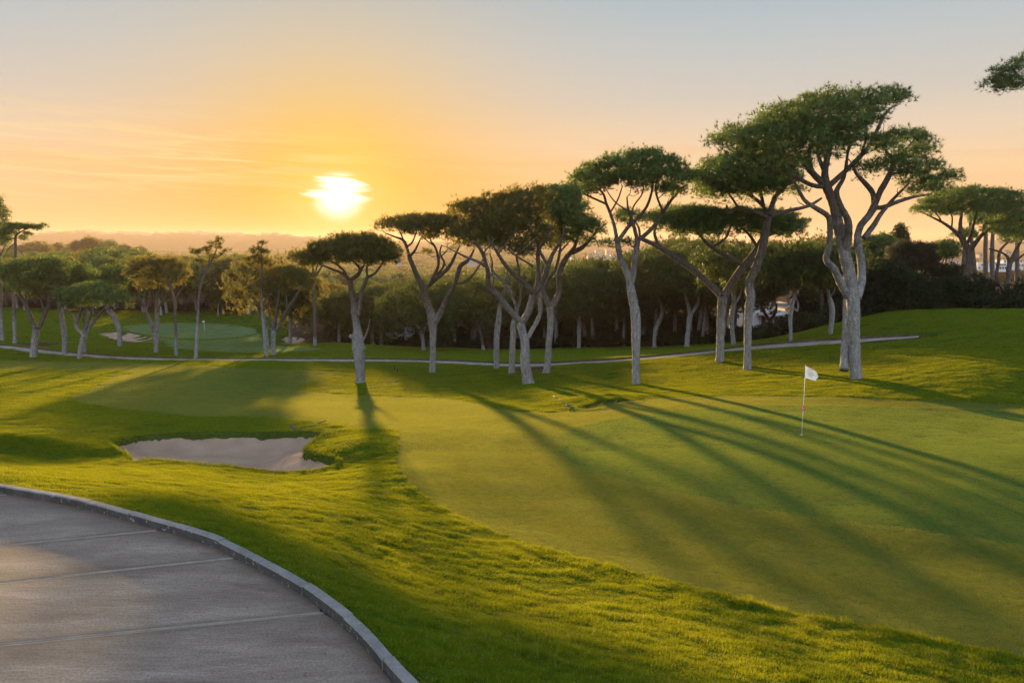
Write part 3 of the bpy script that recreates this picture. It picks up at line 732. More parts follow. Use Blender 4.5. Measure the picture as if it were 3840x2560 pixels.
def fill_crown(cr, blobs, nodes, rads, puff_r, per, L, K, w, cover=1.0, tint=.5, ts=.16, twig=True, wisp=1.0):
    """blobs: (centre xyz, radii xyz, density)"""
    g = cr.g; cs = []
    for c, rr, dens in blobs:
        area = 4*np.pi*((rr[0]*rr[1])**1.6/3 + (rr[0]*rr[2])**1.6/3 + (rr[1]*rr[2])**1.6/3)**(1/1.6)
        n = max(3, int(area/(puff_r**2*1.0)*dens*cover))
        d = g.normal(size=(n, 3)); d /= np.linalg.norm(d, axis=1)[:, None]
        low = d[:, 2] < -.1; fl = low & (g.uniform(size=n) < .35); d[fl, 2] *= -1
        f = g.uniform(.55, 1.0, (n, 1))**.7
        P = c + d*f*rr
        lo = (P[:, 2] < c[2] - .8*rr[2]); P[lo, 2] = c[2] - .7*rr[2] + g.normal(0, .4, lo.sum())*rr[2]
        cs.append(P)
    P = np.vstack(cs)
    # thin out cushions that sit on top of each other
    keep = []; 
    for i, p in enumerate(P):
        if keep:
            q = P[keep]; 
            if (((q - p)*np.array([1, 1, 1.3]))**2).sum(1).min() < (.92*puff_r)**2: continue
        keep.append(i)
    P = P[keep]
    W = []
    for c, rr, dens in blobs:            # loose wisps hanging under the cushions
        n = int(rr[0]*rr[1]/(puff_r**2)*2.0*dens*wisp)
        if n: W.append(c + np.c_[g.uniform(-1, 1, n)*rr[0], g.uniform(-1, 1, n)*rr[1], -g.uniform(.4, 1.0, n)**1.0*rr[2]*1.5])
    nP = len(P)
    if W: P = np.vstack([P, np.vstack(W)])
    if twig and len(nodes):
        nodes = np.asarray(nodes); rads = np.asarray(rads)
        dd = np.array([np.linalg.norm(nodes - p, axis=1).min() for p in P]); order = np.argsort(dd)
        NN, RR = [nodes], [rads]
        allN, allR = nodes, rads
        for ii, i in enumerate(order):
            res = twig_to(cr, allN, allR, P[i] - np.array([0, 0, .15*puff_r]), g)
            if res is None: continue
            allN = np.vstack([allN, res[0]]); allR = np.r_[allR, res[1]]
    bt = {}
    for i, p in enumerate(P):
        tn = tint + ts*g.normal()
        if i < nP: cr.puff(p, puff_r*g.uniform(.7, 1.3), max(6, int(per*g.uniform(.6, 1.3))), L, K, w, tn)
        else: cr.puff(p, puff_r*g.uniform(.35, .6), max(4, int(per*.28*g.uniform(.6, 1.3))), L, K, w, tn)
    return P
Rg = {'A': (0,700,.4465), 'B': (900,780,.4465), 'C': (1800,600,.574), 'D': (2400,280,.7654), 'E': (3240,600,.4464), 'F': (1380,660,.38265), 'G': (1700,850,.2998), 'H': (2600,1020,.2551)}
def px(p, reg):
    """reg is a default letter; a point may start with its own letter"""
    if isinstance(p[0], str): reg, p = p[0], p[1:]
    x0, y0, s = Rg[reg]
    return (x0 + p[0]*s, y0 + p[1]*s) + tuple(q*s for q in p[2:])
def resample(P, r, step):
    P = np.asarray(P); L = np.r_[0, np.cumsum(np.linalg.norm(np.diff(P, axis=0), axis=1))]
    n = max(3, int(L[-1]/step)); s = np.linspace(0, L[-1], n)
    return np.stack([np.interp(s, L, P[:, k]) for k in range(3)], 1), np.interp(s, L, r)
TREES = []
def hero(label, reg, trunks, limbs, blobs, seed, D=None, bark_h=None, mat='needle', puff=.5, per=34, L=.24, K=8, w=.028, cover=1.0, tint=.5, spread=1.0, group=None, name='pine_tree', cat='pine tree', sides=14, depthn=None, fineness=.14, seat=True, nograss=True):
    """a tree drawn from the photograph: trunk and limbs follow the stems seen, at the distance where the foot meets the ground;
       crown cushions fill the masses seen, spread in depth as wide as they are across"""
    g = np.random.default_rng(seed)
    tr0 = [px(p, reg) for p in trunks[0]]
    if D is None:
        b = hit(tr0[0][0], tr0[0][1]+2, 20, lambda x, y: Hs(x, y, cut=False)); D = b[1]
    base = at(tr0[0][0], tr0[0][1], D)
    if seat: base[2] = float(Hs(np.array([base[0]]), np.array([D]), cut=False)[0])
    mpp = D/F
    root = empty(name, tuple(base), label, cat, group)
    nodes, rads, P2, dep = [], [], [], []
    def stem(pts, first, k):
        pp = np.array([px(p, reg)[:2] for p in pts]); ww = np.array([px(p, reg)[2] for p in pts])
        if first: d0, slope = D, 0.0
        else:
            A = np.array(P2); j = int(np.argmin(((A - pp[0])**2).sum(1))); d0 = dep[j]
            lp = np.linalg.norm(np.diff(pp, axis=0), axis=1).sum()*mpp; slope = g.uniform(-.75, .75)*lp*spread
        LL = np.r_[0, np.cumsum(np.linalg.norm(np.diff(pp, axis=0), axis=1))]; LL = LL/LL[-1]
        dd = d0 + slope*LL**.9
        X3 = np.array([at(u, v, q) for (u, v), q in zip(pp, dd)]) - base
        if first: X3[0, 2] = -.12
        r3 = ww*mpp/2*(dd/D)
        c = catmull(np.c_[X3, r3], 6); X, r = resample(c[:, :3], c[:, 3], fineness)
        if first and k == 0:
            h = X[:, 2] - X[0, 2]; r = r*(1 + .28*np.exp(-h/.22))
        if not first: X = X.copy()
        for q, rr in zip(X, r):
            nodes.append(q); rads.append(rr)
            wq = q + base; P2.append((CX + F*(wq[0]/(wq[1]*cp_ - wq[2]*sp_)), CY - F*((wq[1]*sp_ + wq[2]*cp_)/(wq[1]*cp_ - wq[2]*sp_)))); dep.append(wq[1])
        return X, np.maximum(r, .012)
    bh = bark_h if bark_h else 3.0
    for k, tk in enumerate(trunks):
        X, r = stem(tk, k == 0, k)
        V, Q, T = tube(X, r, sides, True, .075, seed + k)
        o = obj_np('trunk' if k == 0 else 'stem', V, [Q, T], [M['bark']], None, True, root); o['bark_h'] = bh
    for k, lb in enumerate(limbs):
        X, r = stem(lb, False, k)
        V, Q, T = tube(X, r, max(6, sides-5), True, .07, seed + 50 + k)
        o = obj_np('branch', V, [Q, T], [M['bark']], None, True, root); o['bark_h'] = bh
    # crown
    B3 = []; bb = [px(b[:4] if not isinstance(b[0], str) else b[:5], reg) + ((b[4] if not isinstance(b[0], str) else b[5]) if len(b) > (4 if not isinstance(b[0], str) else 5) else 1.0,) for b in blobs]
    if bb:
        us = np.array([[b[0]-b[2], b[0]+b[2]] for b in bb]); umid = (us.min() + us.max())/2; half = (us.max() - us.min())/2
        vtop = min(b[1] for b in bb)
        for u, v, ru, rv, dn in bb:
            q = max(0.0, 1 - ((u-umid)/(half*1.05))**2)**.5*half*mpp*.72*spread
            nd = depthn or (3 if q > 1.6*ru*mpp else 2 if q > .7*ru*mpp else 1)
            offs = np.linspace(-q, q, nd)*.75 if nd > 1 else [0.0]
            for of in offs:
                of = of + g.normal(0, .25)
                vv = v + (g.normal(0, .12)*rv + abs(of)/max(half*mpp, .1)*rv*.35 if nd > 1 else 0)
                c = at(u + g.normal(0, .1)*ru, vv, D + of) - base
                B3.append((c, np.array([ru*mpp, max(ru, rv)*mpp*.95, rv*mpp*1.3]) , dn*(1.0 if nd == 1 else .78 if nd == 2 else .6)))
        cr = Crown(seed + 7)
        sel = np.argsort([n_[2] for n_ in nodes])
        B3 = [(c - np.array([0, 0, .22*rr[2]]), np.maximum(rr - .42*puff, .4*rr), dn*1.15) for c, rr, dn in B3]
        fill_crown(cr, B3, np.array(nodes), np.array(rads), puff, per, L, K, w, cover, tint)
        me = cr.mesh('crown', [M[mat], M['twig']])
        co = put(bpy.data.objects.new('crown', me), root)
    TREES.append((base[0], base[1])); return root
G1 = 'large umbrella pines along the green'
hero('thick short umbrella pine with a scarred trunk and flat brown crown just under the sun', 'B',
 [[(1013,1460,80),(1008,1350,84),(1000,1230,98),(990,1100,96),(980,1000,62),(965,900,58),(955,800,54),(940,700,48),(920,605,46)],
  [(985,900,50),(1008,800,34),(1018,720,32),(1045,640,32),(1070,580,30)]],
 [[(915,600,28),(880,560,26),(830,535,22),(760,510,18),(690,480,14),(630,460,9)],[(905,590,22),(870,525,20),(820,480,16),(740,430,12),(690,410,8)],[(925,605,34),(985,565,32),(1010,515,26),(965,460,18),(920,425,12)],
  [(985,570,20),(1035,495,16),(1060,430,10)],[(1070,580,20),(1065,500,18),(1090,445,14),(1120,400,8)],[(1070,580,22),(1130,550,20),(1185,480,18),(1215,435,16),(1280,400,10),(1335,360,6)],
  [(960,1090,40),(935,1080,34),(922,1068,30)],[(1030,1170,40),(1045,1180,36),(1050,1188,28)],[(1030,1120,22),(1060,1060,18),(1080,1000,12),(1090,930,6)],[(820,480,10),(800,400,8),(790,340,5)]],
 [(500,395,70,46,.8),(445,425,44,34,.7),(590,400,110,60,.8),(690,340,120,70),(800,300,120,75),(920,275,130,72),(1050,270,130,70),(1170,295,120,70),(1270,345,90,60),(700,410,100,40,.7),(1250,400,90,42,.9),(950,350,140,60,.7),(1120,415,110,44,.9),(900,420,110,38,.6),(1290,420,50,34,.8)], 1, cover=2.0, bark_h=4.6, mat='needle_olive', group=G1, per=38)
hero('slender forked pine with a tall leaning left stem, second from the sun', 'F',
 [[('B',1618,1372,54),('B',1619,1260,52),('B',1620,1150,55),('B',1622,1040,62),(630,1400,92),(600,1300,76),(560,1180,66),(530,1080,62),(480,980,55),(440,880,46),(402,790,42)],
  [(655,1430,70),(705,1350,56),(760,1220,50),(810,1130,46),(860,1030,42),(890,920,46),(915,870,44),(965,840,36),(1005,790,26),(1040,720,16)]],
 [[(402,790,34),(380,700,30),(345,630,26),(260,595,18),(170,560,12)],[(345,630,18),(320,560,14),(280,490,9)],[(405,790,28),(450,745,24),(485,680,18),(520,600,10)],[(385,690,20),(430,655,18),(455,600,14),(480,540,9)],
  [(550,1105,38),(600,1070,38),(690,990,40),(780,910,36),(830,830,30),(862,760,24),(900,680,14)],[(600,1070,34),(650,970,34),(690,870,28),(682,770,26),(655,690,20),(610,630,12)],[(650,975,24),(710,930,24),(748,850,20),(705,760,18),(720,680,12)],[(748,850,14),(775,900,10),(790,920,8)],[(700,800,14),(760,745,12),(800,690,8)],
  [(870,1055,26),(960,1030,22),(1030,965,20),(1090,880,16),(1130,800,12),(1150,700,8)],[(655,690,14),(560,620,10),(500,560,7)]],
 [(110,500,55,36,.8),(190,460,80,50,.9),(320,440,110,60),(450,420,110,60),(580,420,110,70),(700,430,110,80),(820,430,100,90),(400,500,130,50,.6),(620,540,110,60,.7),(860,560,110,80,.7),(980,520,100,90,.8),(575,740,40,45,.7)], 2, cover=2.4, bark_h=4.4, mat='needle_olive', group=G1, per=34)
hero('widest many stemmed pine in the middle with a stout low forked trunk', 'G',
 [[('C',320,1457,74),('C',305,1390,64),('C',293,1320,62),(900,1450,112),(872,1350,108),(850,1250,108),(838,1190,100)],
  [(838,1190,84),(740,1080,78),(640,965,80),(545,850,86),(455,780,78),(432,660,62),(430,550,54),(400,450,50),(370,340,44),(310,240,34),(240,170,22)],
  [(860,1190,96),(930,1080,88),(980,950,84),(1000,845,84),(1075,750,76),(1145,610,66),(1185,490,62),(1235,360,50),(1300,250,40),(1370,130,28),(1400,0,18)],
  [(935,1400,58),(970,1320,56),(1035,1205,56),(1085,1080,56),(1085,930,52),(1080,800,46),(1100,650,36),(1130,480,26)]],
 [[(400,500,34),(330,450,32),(200,395,30),(100,350,24),(0,300,16),(-90,250,9)],[(1000,835,64),(920,735,62),(830,655,60),(740,580,55),(650,480,48),(560,340,40),(500,240,28),(430,140,16)],
  [(1040,765,60),(1062,640,58),(1060,500,52),(1058,350,46),(1058,220,40),(1000,110,30),(950,20,18)],[(1180,480,40),(1120,375,38),(1080,285,34),(1140,190,28),(1210,70,22),(1240,-60,12)],
  [(825,645,32),(822,540,30),(795,400,28),(800,345,26),(900,265,24),(985,200,20),(1050,120,12)],[(1000,500,24),(920,445,24),(820,390,22),(700,300,18),(600,200,10)],[(440,560,30),(520,640,30),(600,670,26),(680,740,24),(740,850,24)],[(480,560,18),(490,440,16),(450,330,12)],
  [(640,880,20),(660,800,20),(700,700,18),(680,590,12)],[(370,340,22),(440,250,18),(520,150,10)],[(560,340,20),(640,240,16),(720,120,10)]],
 [('F',1500,640,170,90,.5),('F',1700,560,150,110,.7),('F',1250,640,150,80,.5),('F',900,300,110,70),('F',1050,290,140,90),('F',1200,240,130,90),('F',1350,230,140,100),('F',1500,190,140,100),('F',1640,180,130,100),('F',1050,420,150,90,.8),('F',1250,400,170,110,.8),('F',1450,380,160,110,.8),('F',1620,360,140,110,.8),('F',1120,560,170,70,.55),('F',1350,540,150,80,.5),('F',1550,520,130,80,.5),('F',960,520,100,70,.6)], 3, cover=2.4, bark_h=5.2, group=G1, per=34, mat='needle_olive', puff=.55)
hero('pale trunked pine rising directly behind the widest many stemmed pine', 'G',
 [[(730,1555,78),(742,1450,72),(748,1330,72),(745,1240,70),(770,1150,62),(795,1060,48)]],
 [[(795,1060,40),(770,950,36),(695,800,34),(640,690,30),(560,630,26),(500,560,20),(470,450,12)],[(795,1060,34),(830,950,32),(845,860,28),(850,700,22),(900,560,14)],[(640,690,20),(680,560,16),(650,430,10)]],
 [('F',1150,480,150,70,.6),('F',1400,450,140,70,.6),('F',1250,330,120,80,.6)], 4, cover=2.4, bark_h=4.5, group=G1, D=60, mat='needle_olive')
hero('pale straight pine left behind the widest many stemmed pine', 'G',
 [[(538,1550,72),(540,1450,70),(548,1320,72),(565,1180,76),(575,1080,60),(585,980,46),(605,880,34)]],
 [[(605,880,28),(640,790,24),(690,690,20),(730,560,12)],[(590,960,26),(500,760,22),(505,660,18),(480,540,10)]],
 [('F',1050,620,140,60,.6),('F',1250,600,120,60,.5)], 5, cover=2.4, bark_h=4.6, group=G1, D=65, mat='needle_olive')
hero('double stemmed pine with a straight grey trunk, right of the widest pine', 'G',
 [[('C',434,1387,50),('C',445,1290,44),(1190,1480,76),(1210,1350,74),(1220,1200,76),(1218,1090,82),(1210,1010,88)],
  [(1235,1000,86),(1290,900,78),(1325,800,66),(1320,700,62),(1325,590,72),(1375,450,66),(1450,340,56),('F',2020,740,52),('F',2100,700,42),('F',2180,620,32),('F',2240,545,24),('F',2330,470,12)]],
 [[(1205,1000,72),(1165,900,68),(1125,800,56),(1165,720,38),(1205,640,38),(1270,550,36),(1305,440,34),(1330,320,32),(1345,200,26),(1360,60,14)],[('F',1905,880,50),('F',1960,780,40),('F',2030,680,34),('F',2060,560,26),('F',2085,440,16)],[('F',2040,650,22),('F',1960,590,20),('F',1900,560,12)],[('F',2200,600,16),('F',2240,640,10),('F',2260,700,6)],[(1330,320,24),(1420,220,18),(1500,120,10)]],
 [('F',1830,560,130,90,.6),('F',2000,540,120,80,.6),('F',1760,170,120,80),('F',1880,160,130,90),('F',2000,120,120,80),('F',1800,300,150,100,.9),('F',1960,280,140,110,.9),('F',2080,320,110,110,.8),('F',2120,460,130,90,.8),('F',1900,440,140,90,.6),('F',2220,500,100,60,.7),('F',2150,650,60,50,.5)], 6, cover=2.4, bark_h=4.8, group=G1, mat='needle')
hero('tall graceful pine with a knobbly grey trunk forking into two upright stems', 'C',
 [[(1021,1457,54),(1018,1360,50),(1020,1250,52),(1020,1120,60),(1015,1000,62),(1000,910,58),(985,840,56),(975,775,50),(945,700,42),(918,640,38),(905,575,36),(892,505,34)],
  [(985,800,44),(1002,730,40),(1012,640,36),(1025,560,38),(1030,510,36)]],
 [[(892,505,26),(878,430,22),(850,345,20),(825,285,18),(805,220,14),(750,170,9)],[(900,530,26),(930,490,26),(975,430,24),(1045,365,22),(1100,280,18),(1130,150,13),(1100,70,8)],[(830,290,14),(745,252,14),(685,225,10),(640,190,7)],
  [(1030,530,26),(1012,460,24),(990,380,20),(968,320,14),(960,240,9)],[(1035,520,30),(1070,495,28),(1130,440,26),(1190,350,24),(1250,260,20),(1300,205,16),(1350,160,9)],[(1195,340,16),(1150,215,14),(1160,120,12),(1205,60,7)],[(1250,260,12),(1270,180,10),(1280,100,7)],[(850,345,12),(900,260,10),(930,170,7)],[(975,430,14),(1000,310,10),(1060,220,9),(1070,120,6)],[(1045,365,10),(960,330,9),(870,260,8),(800,150,5)]],
 [(650,120,60,42,.9),(740,70,90,52),(850,35,100,55),(970,5,110,60),(1090,-15,110,62),(1210,20,100,60),(1310,60,80,60),(1370,100,50,40,.8),(900,110,170,38,.45),(1150,100,190,50,.4),(1250,180,110,40,.4),(760,170,110,36,.5),(955,545,28,24,.5),(825,545,14,22,.6)], 7, bark_h=6.3, group=G1, puff=.42, per=30)
hero('low wide pine with a V trunk and one long arm reaching left', 'D',
 [[(390,1402,36),(394,1300,38),(396,1200,40),(402,1120,44),(405,1085,44)],
  [(415,1080,40),(450,1020,38),(500,950,38),(540,905,36),(575,850,30),(600,800,24),(640,760,16)]],
 [[(400,1085,36),(350,1035,33),(275,968,31),(180,900,28),(95,845,24),(0,800,18),('C',1120,550,16),('C',1060,525,12)],[(510,935,26),(440,893,22),(350,845,18),(280,770,14),(220,700,9)],[(95,845,16),(70,770,14),(100,700,9)],[(350,845,14),(420,800,12),(450,720,8)],[(575,850,18),(540,790,14),(480,730,9)],[(600,800,16),(690,760,12),(760,720,8)],[(0,800,12),(-10,740,10),(-60,690,7)],[(280,770,10),(320,710,7)]],
 [(60,700,70,34,.6),(160,690,90,42),(270,685,100,42),(380,690,100,42),(490,690,100,44),(600,690,90,46),(700,705,80,44),(780,735,50,34,.8),(300,740,140,30,.5),(640,745,120,30,.5),(-60,690,60,34,.6)], 8, tint=.8, cover=.9, bark_h=3.6, group=G1, puff=.45)
hero('dark leaning pine with spreading lower arms, just left of the tallest pine', 'D',
 [[(526,1442,38),(527,1340,35),(529,1240,36),(535,1140,42),(542,1085,46),(537,1020,44),(568,945,42),(598,855,40),(614,765,38),(628,695,36)]],
 [[(625,690,22),(600,640,20),(550,598,18),(500,565,14),(450,530,9)],[(622,700,24),(555,670,20),(480,650,18),(430,680,15),(425,640,10)],[(632,690,26),(660,605,24),(700,560,18),(740,500,14),(760,450,8)],[(605,645,18),(590,570,16),(580,515,12),(600,450,8)],[(635,692,22),(720,668,20),(820,645,16),(890,605,10)],[(480,650,12),(440,590,10),(390,540,6)],[(550,598,12),(530,540,9),(470,490,6)]],
 [(280,500,50,40,.8),(350,460,80,50),(440,440,90,55),(540,450,100,60),(640,460,90,60),(720,500,70,50),(330,560,80,40,.6),(470,540,110,45,.5),(620,540,100,40,.4),(780,540,50,30,.5)], 9, tint=.75, bark_h=4.4, group=G1, puff=.45)
hero('tallest pine, with twin pale trunk, bulging side stem and huge domed crown', 'D',
 [[(1060,1487,56),(1054,1400,52),(1050,1290,52),(1046,1170,60),(1030,1010,64),(1012,910,58),(988,815,52),(966,710,48),(946,625,44),(915,550,42),(905,480,34),(920,400,28),(940,310,20),(960,240,11)],
  [(1062,1095,46),(1085,1005,38),(1082,905,37),(1066,815,35),(1078,745,33),(1120,692,33),(1148,645,36)],
  [(1015,1085,34),(975,1005,35),(952,950,34),(912,905,31),(928,835,28),(932,765,27),(922,695,25),(875,662,23),(812,622,18),(780,570,16),(748,510,12)],
  [(1000,1447,46),(1006,1350,42),(1012,1250,40),(1014,1130,38),(1022,1050,34)]],
 [[(1008,870,40),(1022,770,36),(1015,705,34),(985,650,30),(962,575,26),(1000,500,18),(1010,420,10)],[(908,545,32),(850,488,30),(790,410,26),(740,345,18),(700,270,10)],[(905,550,24),(840,540,22),(740,490,20),(650,468,14),(550,420,9)],[(930,540,28),(1010,470,25),(1080,400,24),(1122,350,20),(1170,255,16),(1205,185,12),(1255,150,7)],
  [(1148,645,30),(1140,580,26),(1100,530,22),(1060,485,16),(1035,430,10)],[(1150,642,30),(1180,565,28),(1222,490,26),(1240,420,22),(1205,375,14),(1210,310,8)],[(1152,650,22),(1190,650,22),(1270,620,18),(1345,598,14),(1430,585,9)],[(1098,800,28),(1150,730,25),(1182,680,22),(1250,600,16),(1320,530,9)],
  [(1240,420,16),(1300,370,12),(1350,310,7)],[(1222,490,14),(1300,470,12),(1380,430,7)],[(850,488,18),(830,400,16),(850,310,9)],[(905,480,20),(870,380,16),(880,280,9)],[(740,490,12),(660,400,10),(590,340,6)],[(1010,470,14),(1020,370,12),(1060,260,7)],[(650,468,10),(530,400,8),(440,350,5)],[(1080,400,12),(1110,300,10),(1100,200,6)]],
 [(380,330,50,40,.7),(450,300,80,55,.9),(540,280,90,65),(630,240,100,75),(730,200,110,80),(840,170,110,80),(950,150,110,80),(1060,140,100,75),(1150,120,80,60),(1230,90,60,40),(1285,105,32,26,.8),(560,370,110,50,.7),(700,330,120,65,.9),(850,290,130,70,.9),(1000,270,120,70,.9),(1110,240,80,60,.8),(760,420,100,45,.5),(640,430,90,35,.5),
  (1180,330,60,45,.9),(1260,300,70,42),(1350,305,70,42),(1400,370,60,50,.9),(1300,390,80,45,.7),(1440,440,50,40,.8),(1330,470,100,45,.6),(1440,520,80,40,.7),(1530,495,55,28,.8),(1200,430,70,40,.5),(1120,460,60,40,.5),(1370,570,70,24,.5)], 10, cover=.9, bark_h=6.2, group=G1, puff=.46, per=36, L=.22, w=.024)
hero('broad dark pine above the right hand bushes', 'E',
 [[(850,1250,66),(848,1120,64),(855,1020,62),(882,910,56),(882,770,52),(835,685,46),(802,625,36)],[(885,770,40),(945,685,34),(1000,620,30),(1095,545,26)]],
 [[(800,640,36),(735,575,28),(655,522,22),(560,475,14),(470,430,8)],[(805,615,36),(812,505,28),(830,420,16)],[(1095,545,22),(1240,475,18),(1330,410,9)],[(875,690,28),(905,600,24),(930,500,18),(950,420,9)],[(1000,620,18),(1010,520,16),(1060,430,9)],[(735,575,16),(740,480,12),(700,400,7)],[(655,522,12),(590,420,8)]],
 [(450,415,65,36,.8),(550,370,90,50),(660,320,100,60),(780,285,110,65),(900,270,110,65),(1020,280,110,65),(1140,290,110,65),(1250,310,100,60),(1350,340,80,55),(700,400,150,40,.6),(1000,380,160,45,.6),(1220,400,120,40,.6)], 11, D=72, bark_h=1.2, group=G1, seat=True)
hero('twisted dark pine at the right edge with a snaking double trunk', 'E',
 [[(1200,1180,50),(1195,1090,46),(1215,980,42),(1218,900,42),(1250,820,34),(1285,740,28),(1330,660,20)],[(1185,1110,28),(1150,1062,26),(1112,975,25),(1130,860,25),(1142,765,22),(1200,700,14)]],
 [[(1218,900,28),(1210,820,24),(1150,775,18),(1050,745,12)],[(1240,850,24),(1290,830,20),(1360,780,14)]],
 [(1130,520,110,50),(1230,490,110,70),(1330,480,110,80),(1300,590,120,60,.8),(1180,600,110,50,.7),(1400,560,90,90)], 12, D=70, bark_h=.5, cover=1.1)
hero('pine branch tips entering the frame top right, from a tree standing just outside', 'E',
 [[(2250,2150,90),(2220,1500,80),(2180,900,70),(2080,200,60),(2000,-250,45),(1960,-500,30)]],
 [[(2080,200,44),(1800,-300,34),(1500,-560,26),(1330,-680,16),(1240,-780,9)],[(1800,-300,26),(1600,-640,18),(1450,-800,9)],[(1960,-450,26),(1850,-650,18),(1750,-800,9)],[(1330,-680,12),(1260,-700,10),(1180,-690,6)]],
 [(1065,-640,50,40),(1130,-690,60,50),(1150,-610,50,36),(1230,-650,70,50),(1300,-610,55,40),(1120,-760,44,40),(1180,-740,50,40,.9),(1250,-790,60,55),(1340,-830,70,65),(1440,-870,90,75),(1560,-900,110,80),(1750,-920,150,90),(1950,-900,150,90),(1300,-700,60,35,.6),(1700,-800,140,60,.7)], 13, D=27, puff=.3, per=30, L=.17, w=.016, cover=1.0)
# ------------------------------------------------------------------ pines at the left, by the cart path
G2 = 'pines lining the cart path on the left'
def lh(label, reg, trunks, limbs, blobs, seed, **k):
    k.setdefault('group', G2); k.setdefault('cover', 1.35); k.setdefault('puff', .55); k.setdefault('per', 28); k.setdefault('L', .28); k.setdefault('w', .036); k.setdefault('K', 7); k.setdefault('sides', 10); k.setdefault('fineness', .22)
    return hero(label, reg, trunks, limbs, blobs, seed, **k)
lh('stout V forked pine with a full rounded crown standing before the cart path', 'A', [[(278,1427,58),(288,1340,52),(298,1250,52),(305,1195,56)],[(318,1190,36),(340,1160,36),(378,1065,34),(428,945,28),(445,860,20)]],
 [[(300,1195,42),(268,1120,40),(222,1005,36),(180,920,28),(150,850,16)],[(222,1000,22),(215,900,16),(230,820,9)],[(428,945,18),(470,860,14),(500,800,8)],[(378,1065,20),(340,940,16),(330,850,9)]],
 [(60,700,80,55),(150,660,90,55),(250,640,100,55),(360,630,100,50),(460,630,90,50),(540,660,70,50),(110,780,90,55,.9),(230,760,100,60,.9),(360,750,100,60,.9),(480,740,80,60,.8),(290,850,100,50,.7),(150,850,80,40,.6),(400,820,70,40,.5)], 21, bark_h=2.6)
lh('pine with a bent pale trunk between the V forked pine and the small pine', 'A', [[(543,1397,40),(542,1320,40),(540,1240,42),(528,1150,38),(515,1085,36),(502,1000,32),(492,900,24),(510,820,16)]],
 [[(502,1000,20),(560,900,16),(620,820,10)],[(492,900,18),(450,820,14),(440,760,8)]], [(520,690,80,45),(600,670,90,50),(690,690,90,50),(760,730,80,50,.8),(640,760,100,50,.7),(560,780,70,45,.6)], 22, bark_h=4.5)
lh('small bright umbrella pine with a crooked pale trunk, nearest on the left', 'A', [[(665,1442,40),(672,1390,38),(690,1310,42),(705,1260,44),(716,1240,44)]],
 [[(716,1240,36),(760,1165,34),(800,1110,28),(860,1042,20),(890,980,10)],[(708,1245,30),(668,1215,26),(640,1185,26),(640,1150,32),(655,1092,36),(682,1030,22),(700,980,12)],[(712,1235,24),(702,1150,22),(700,1090,18),(720,1020,10)],[(725,1215,20),(740,1130,20),(768,1060,16),(770,990,9)],[(640,1140,16),(592,1062,14),(540,1035,10),(520,990,5)],[(800,1110,16),(850,1060,12),(950,1000,7)]],
 [(470,880,50,36),(550,870,60,42),(640,870,70,46),(740,840,80,46),(840,840,80,46),(930,870,80,46),(1020,905,60,44),(1085,940,42,34,.9),(600,920,80,40,.9),(700,930,80,40,.9),(800,930,80,44,.9),(900,930,80,44,.8),(535,975,40,34),(1080,1000,30,22,.6)], 23, bark_h=3.5, tint=.75, puff=.45, L=.24, w=.03)
lh('thin pine trunk close behind the small bright pine', 'A', [[(708,1387,30),(706,1300,26),(712,1220,26),(735,1160,26),(745,1100,22),(730,1020,16)]], [[(745,1100,14),(790,1030,9)]], [(760,960,70,40,.6),(690,960,50,36,.5)], 24, bark_h=4.0)
lh('pale pine curving left, in front of the left bunker of the far green', 'A', [[(1008,1337,36),(1005,1270,38),(1000,1200,40),(975,1130,44),(955,1095,44),(915,1040,42),(885,1000,34)]],
 [[(885,1000,26),(850,920,20),(820,850,12)],[(915,1040,24),(930,940,20),(960,860,12)],[(885,1000,18),(800,960,12),(760,900,7)]], [(800,730,90,50),(890,710,90,50),(980,700,100,55),(1060,720,80,50),(860,790,90,50,.7),(980,790,90,50,.7),(760,800,60,40,.6)], 25, bark_h=4.2)
lh('pine with a leaning double trunk and feathery crown before the far green', 'A', [[(1312,1387,40),(1311,1320,40),(1310,1260,46),(1302,1225,46)],[(1310,1230,36),(1322,1150,36),(1316,1060,32),(1312,960,26),(1325,860,18),(1320,760,10)]],
 [[(1298,1228,32),(1272,1155,32),(1225,1045,28),(1182,945,22),(1160,860,12)],[(1316,1060,20),(1370,950,16),(1430,860,9)],[(1225,1045,16),(1260,940,14),(1240,840,8)],[(1312,960,14),(1270,860,9)]],
 [(1120,660,60,36,.8),(1190,640,80,42,.9),(1280,630,80,42,.9),(1370,630,80,42,.9),(1460,640,80,42,.9),(1540,670,60,42,.7),(1160,730,90,45,.6),(1280,720,90,45,.6),(1400,720,90,45,.6),(1500,740,70,45,.5),(1230,820,90,36,.35),(1400,810,80,36,.35)], 26, mat='needle_olive', bark_h=4.4, L=.3)
lh('straight dark thin pine trunk to the left of the far flag', 'A', [[(1478,1412,27),(1478,1300,26),(1475,1180,24),(1470,1060,23),(1466,960,22),(1440,850,18),(1435,760,12)]], [[(1466,960,14),(1510,880,11),(1560,820,7)],[(1440,850,11),(1390,810,9),(1340,800,5)]], [(1440,720,80,40,.6),(1540,730,70,40,.6),(1500,800,60,30,.4)], 27, mat='needle_olive', bark_h=2.0)
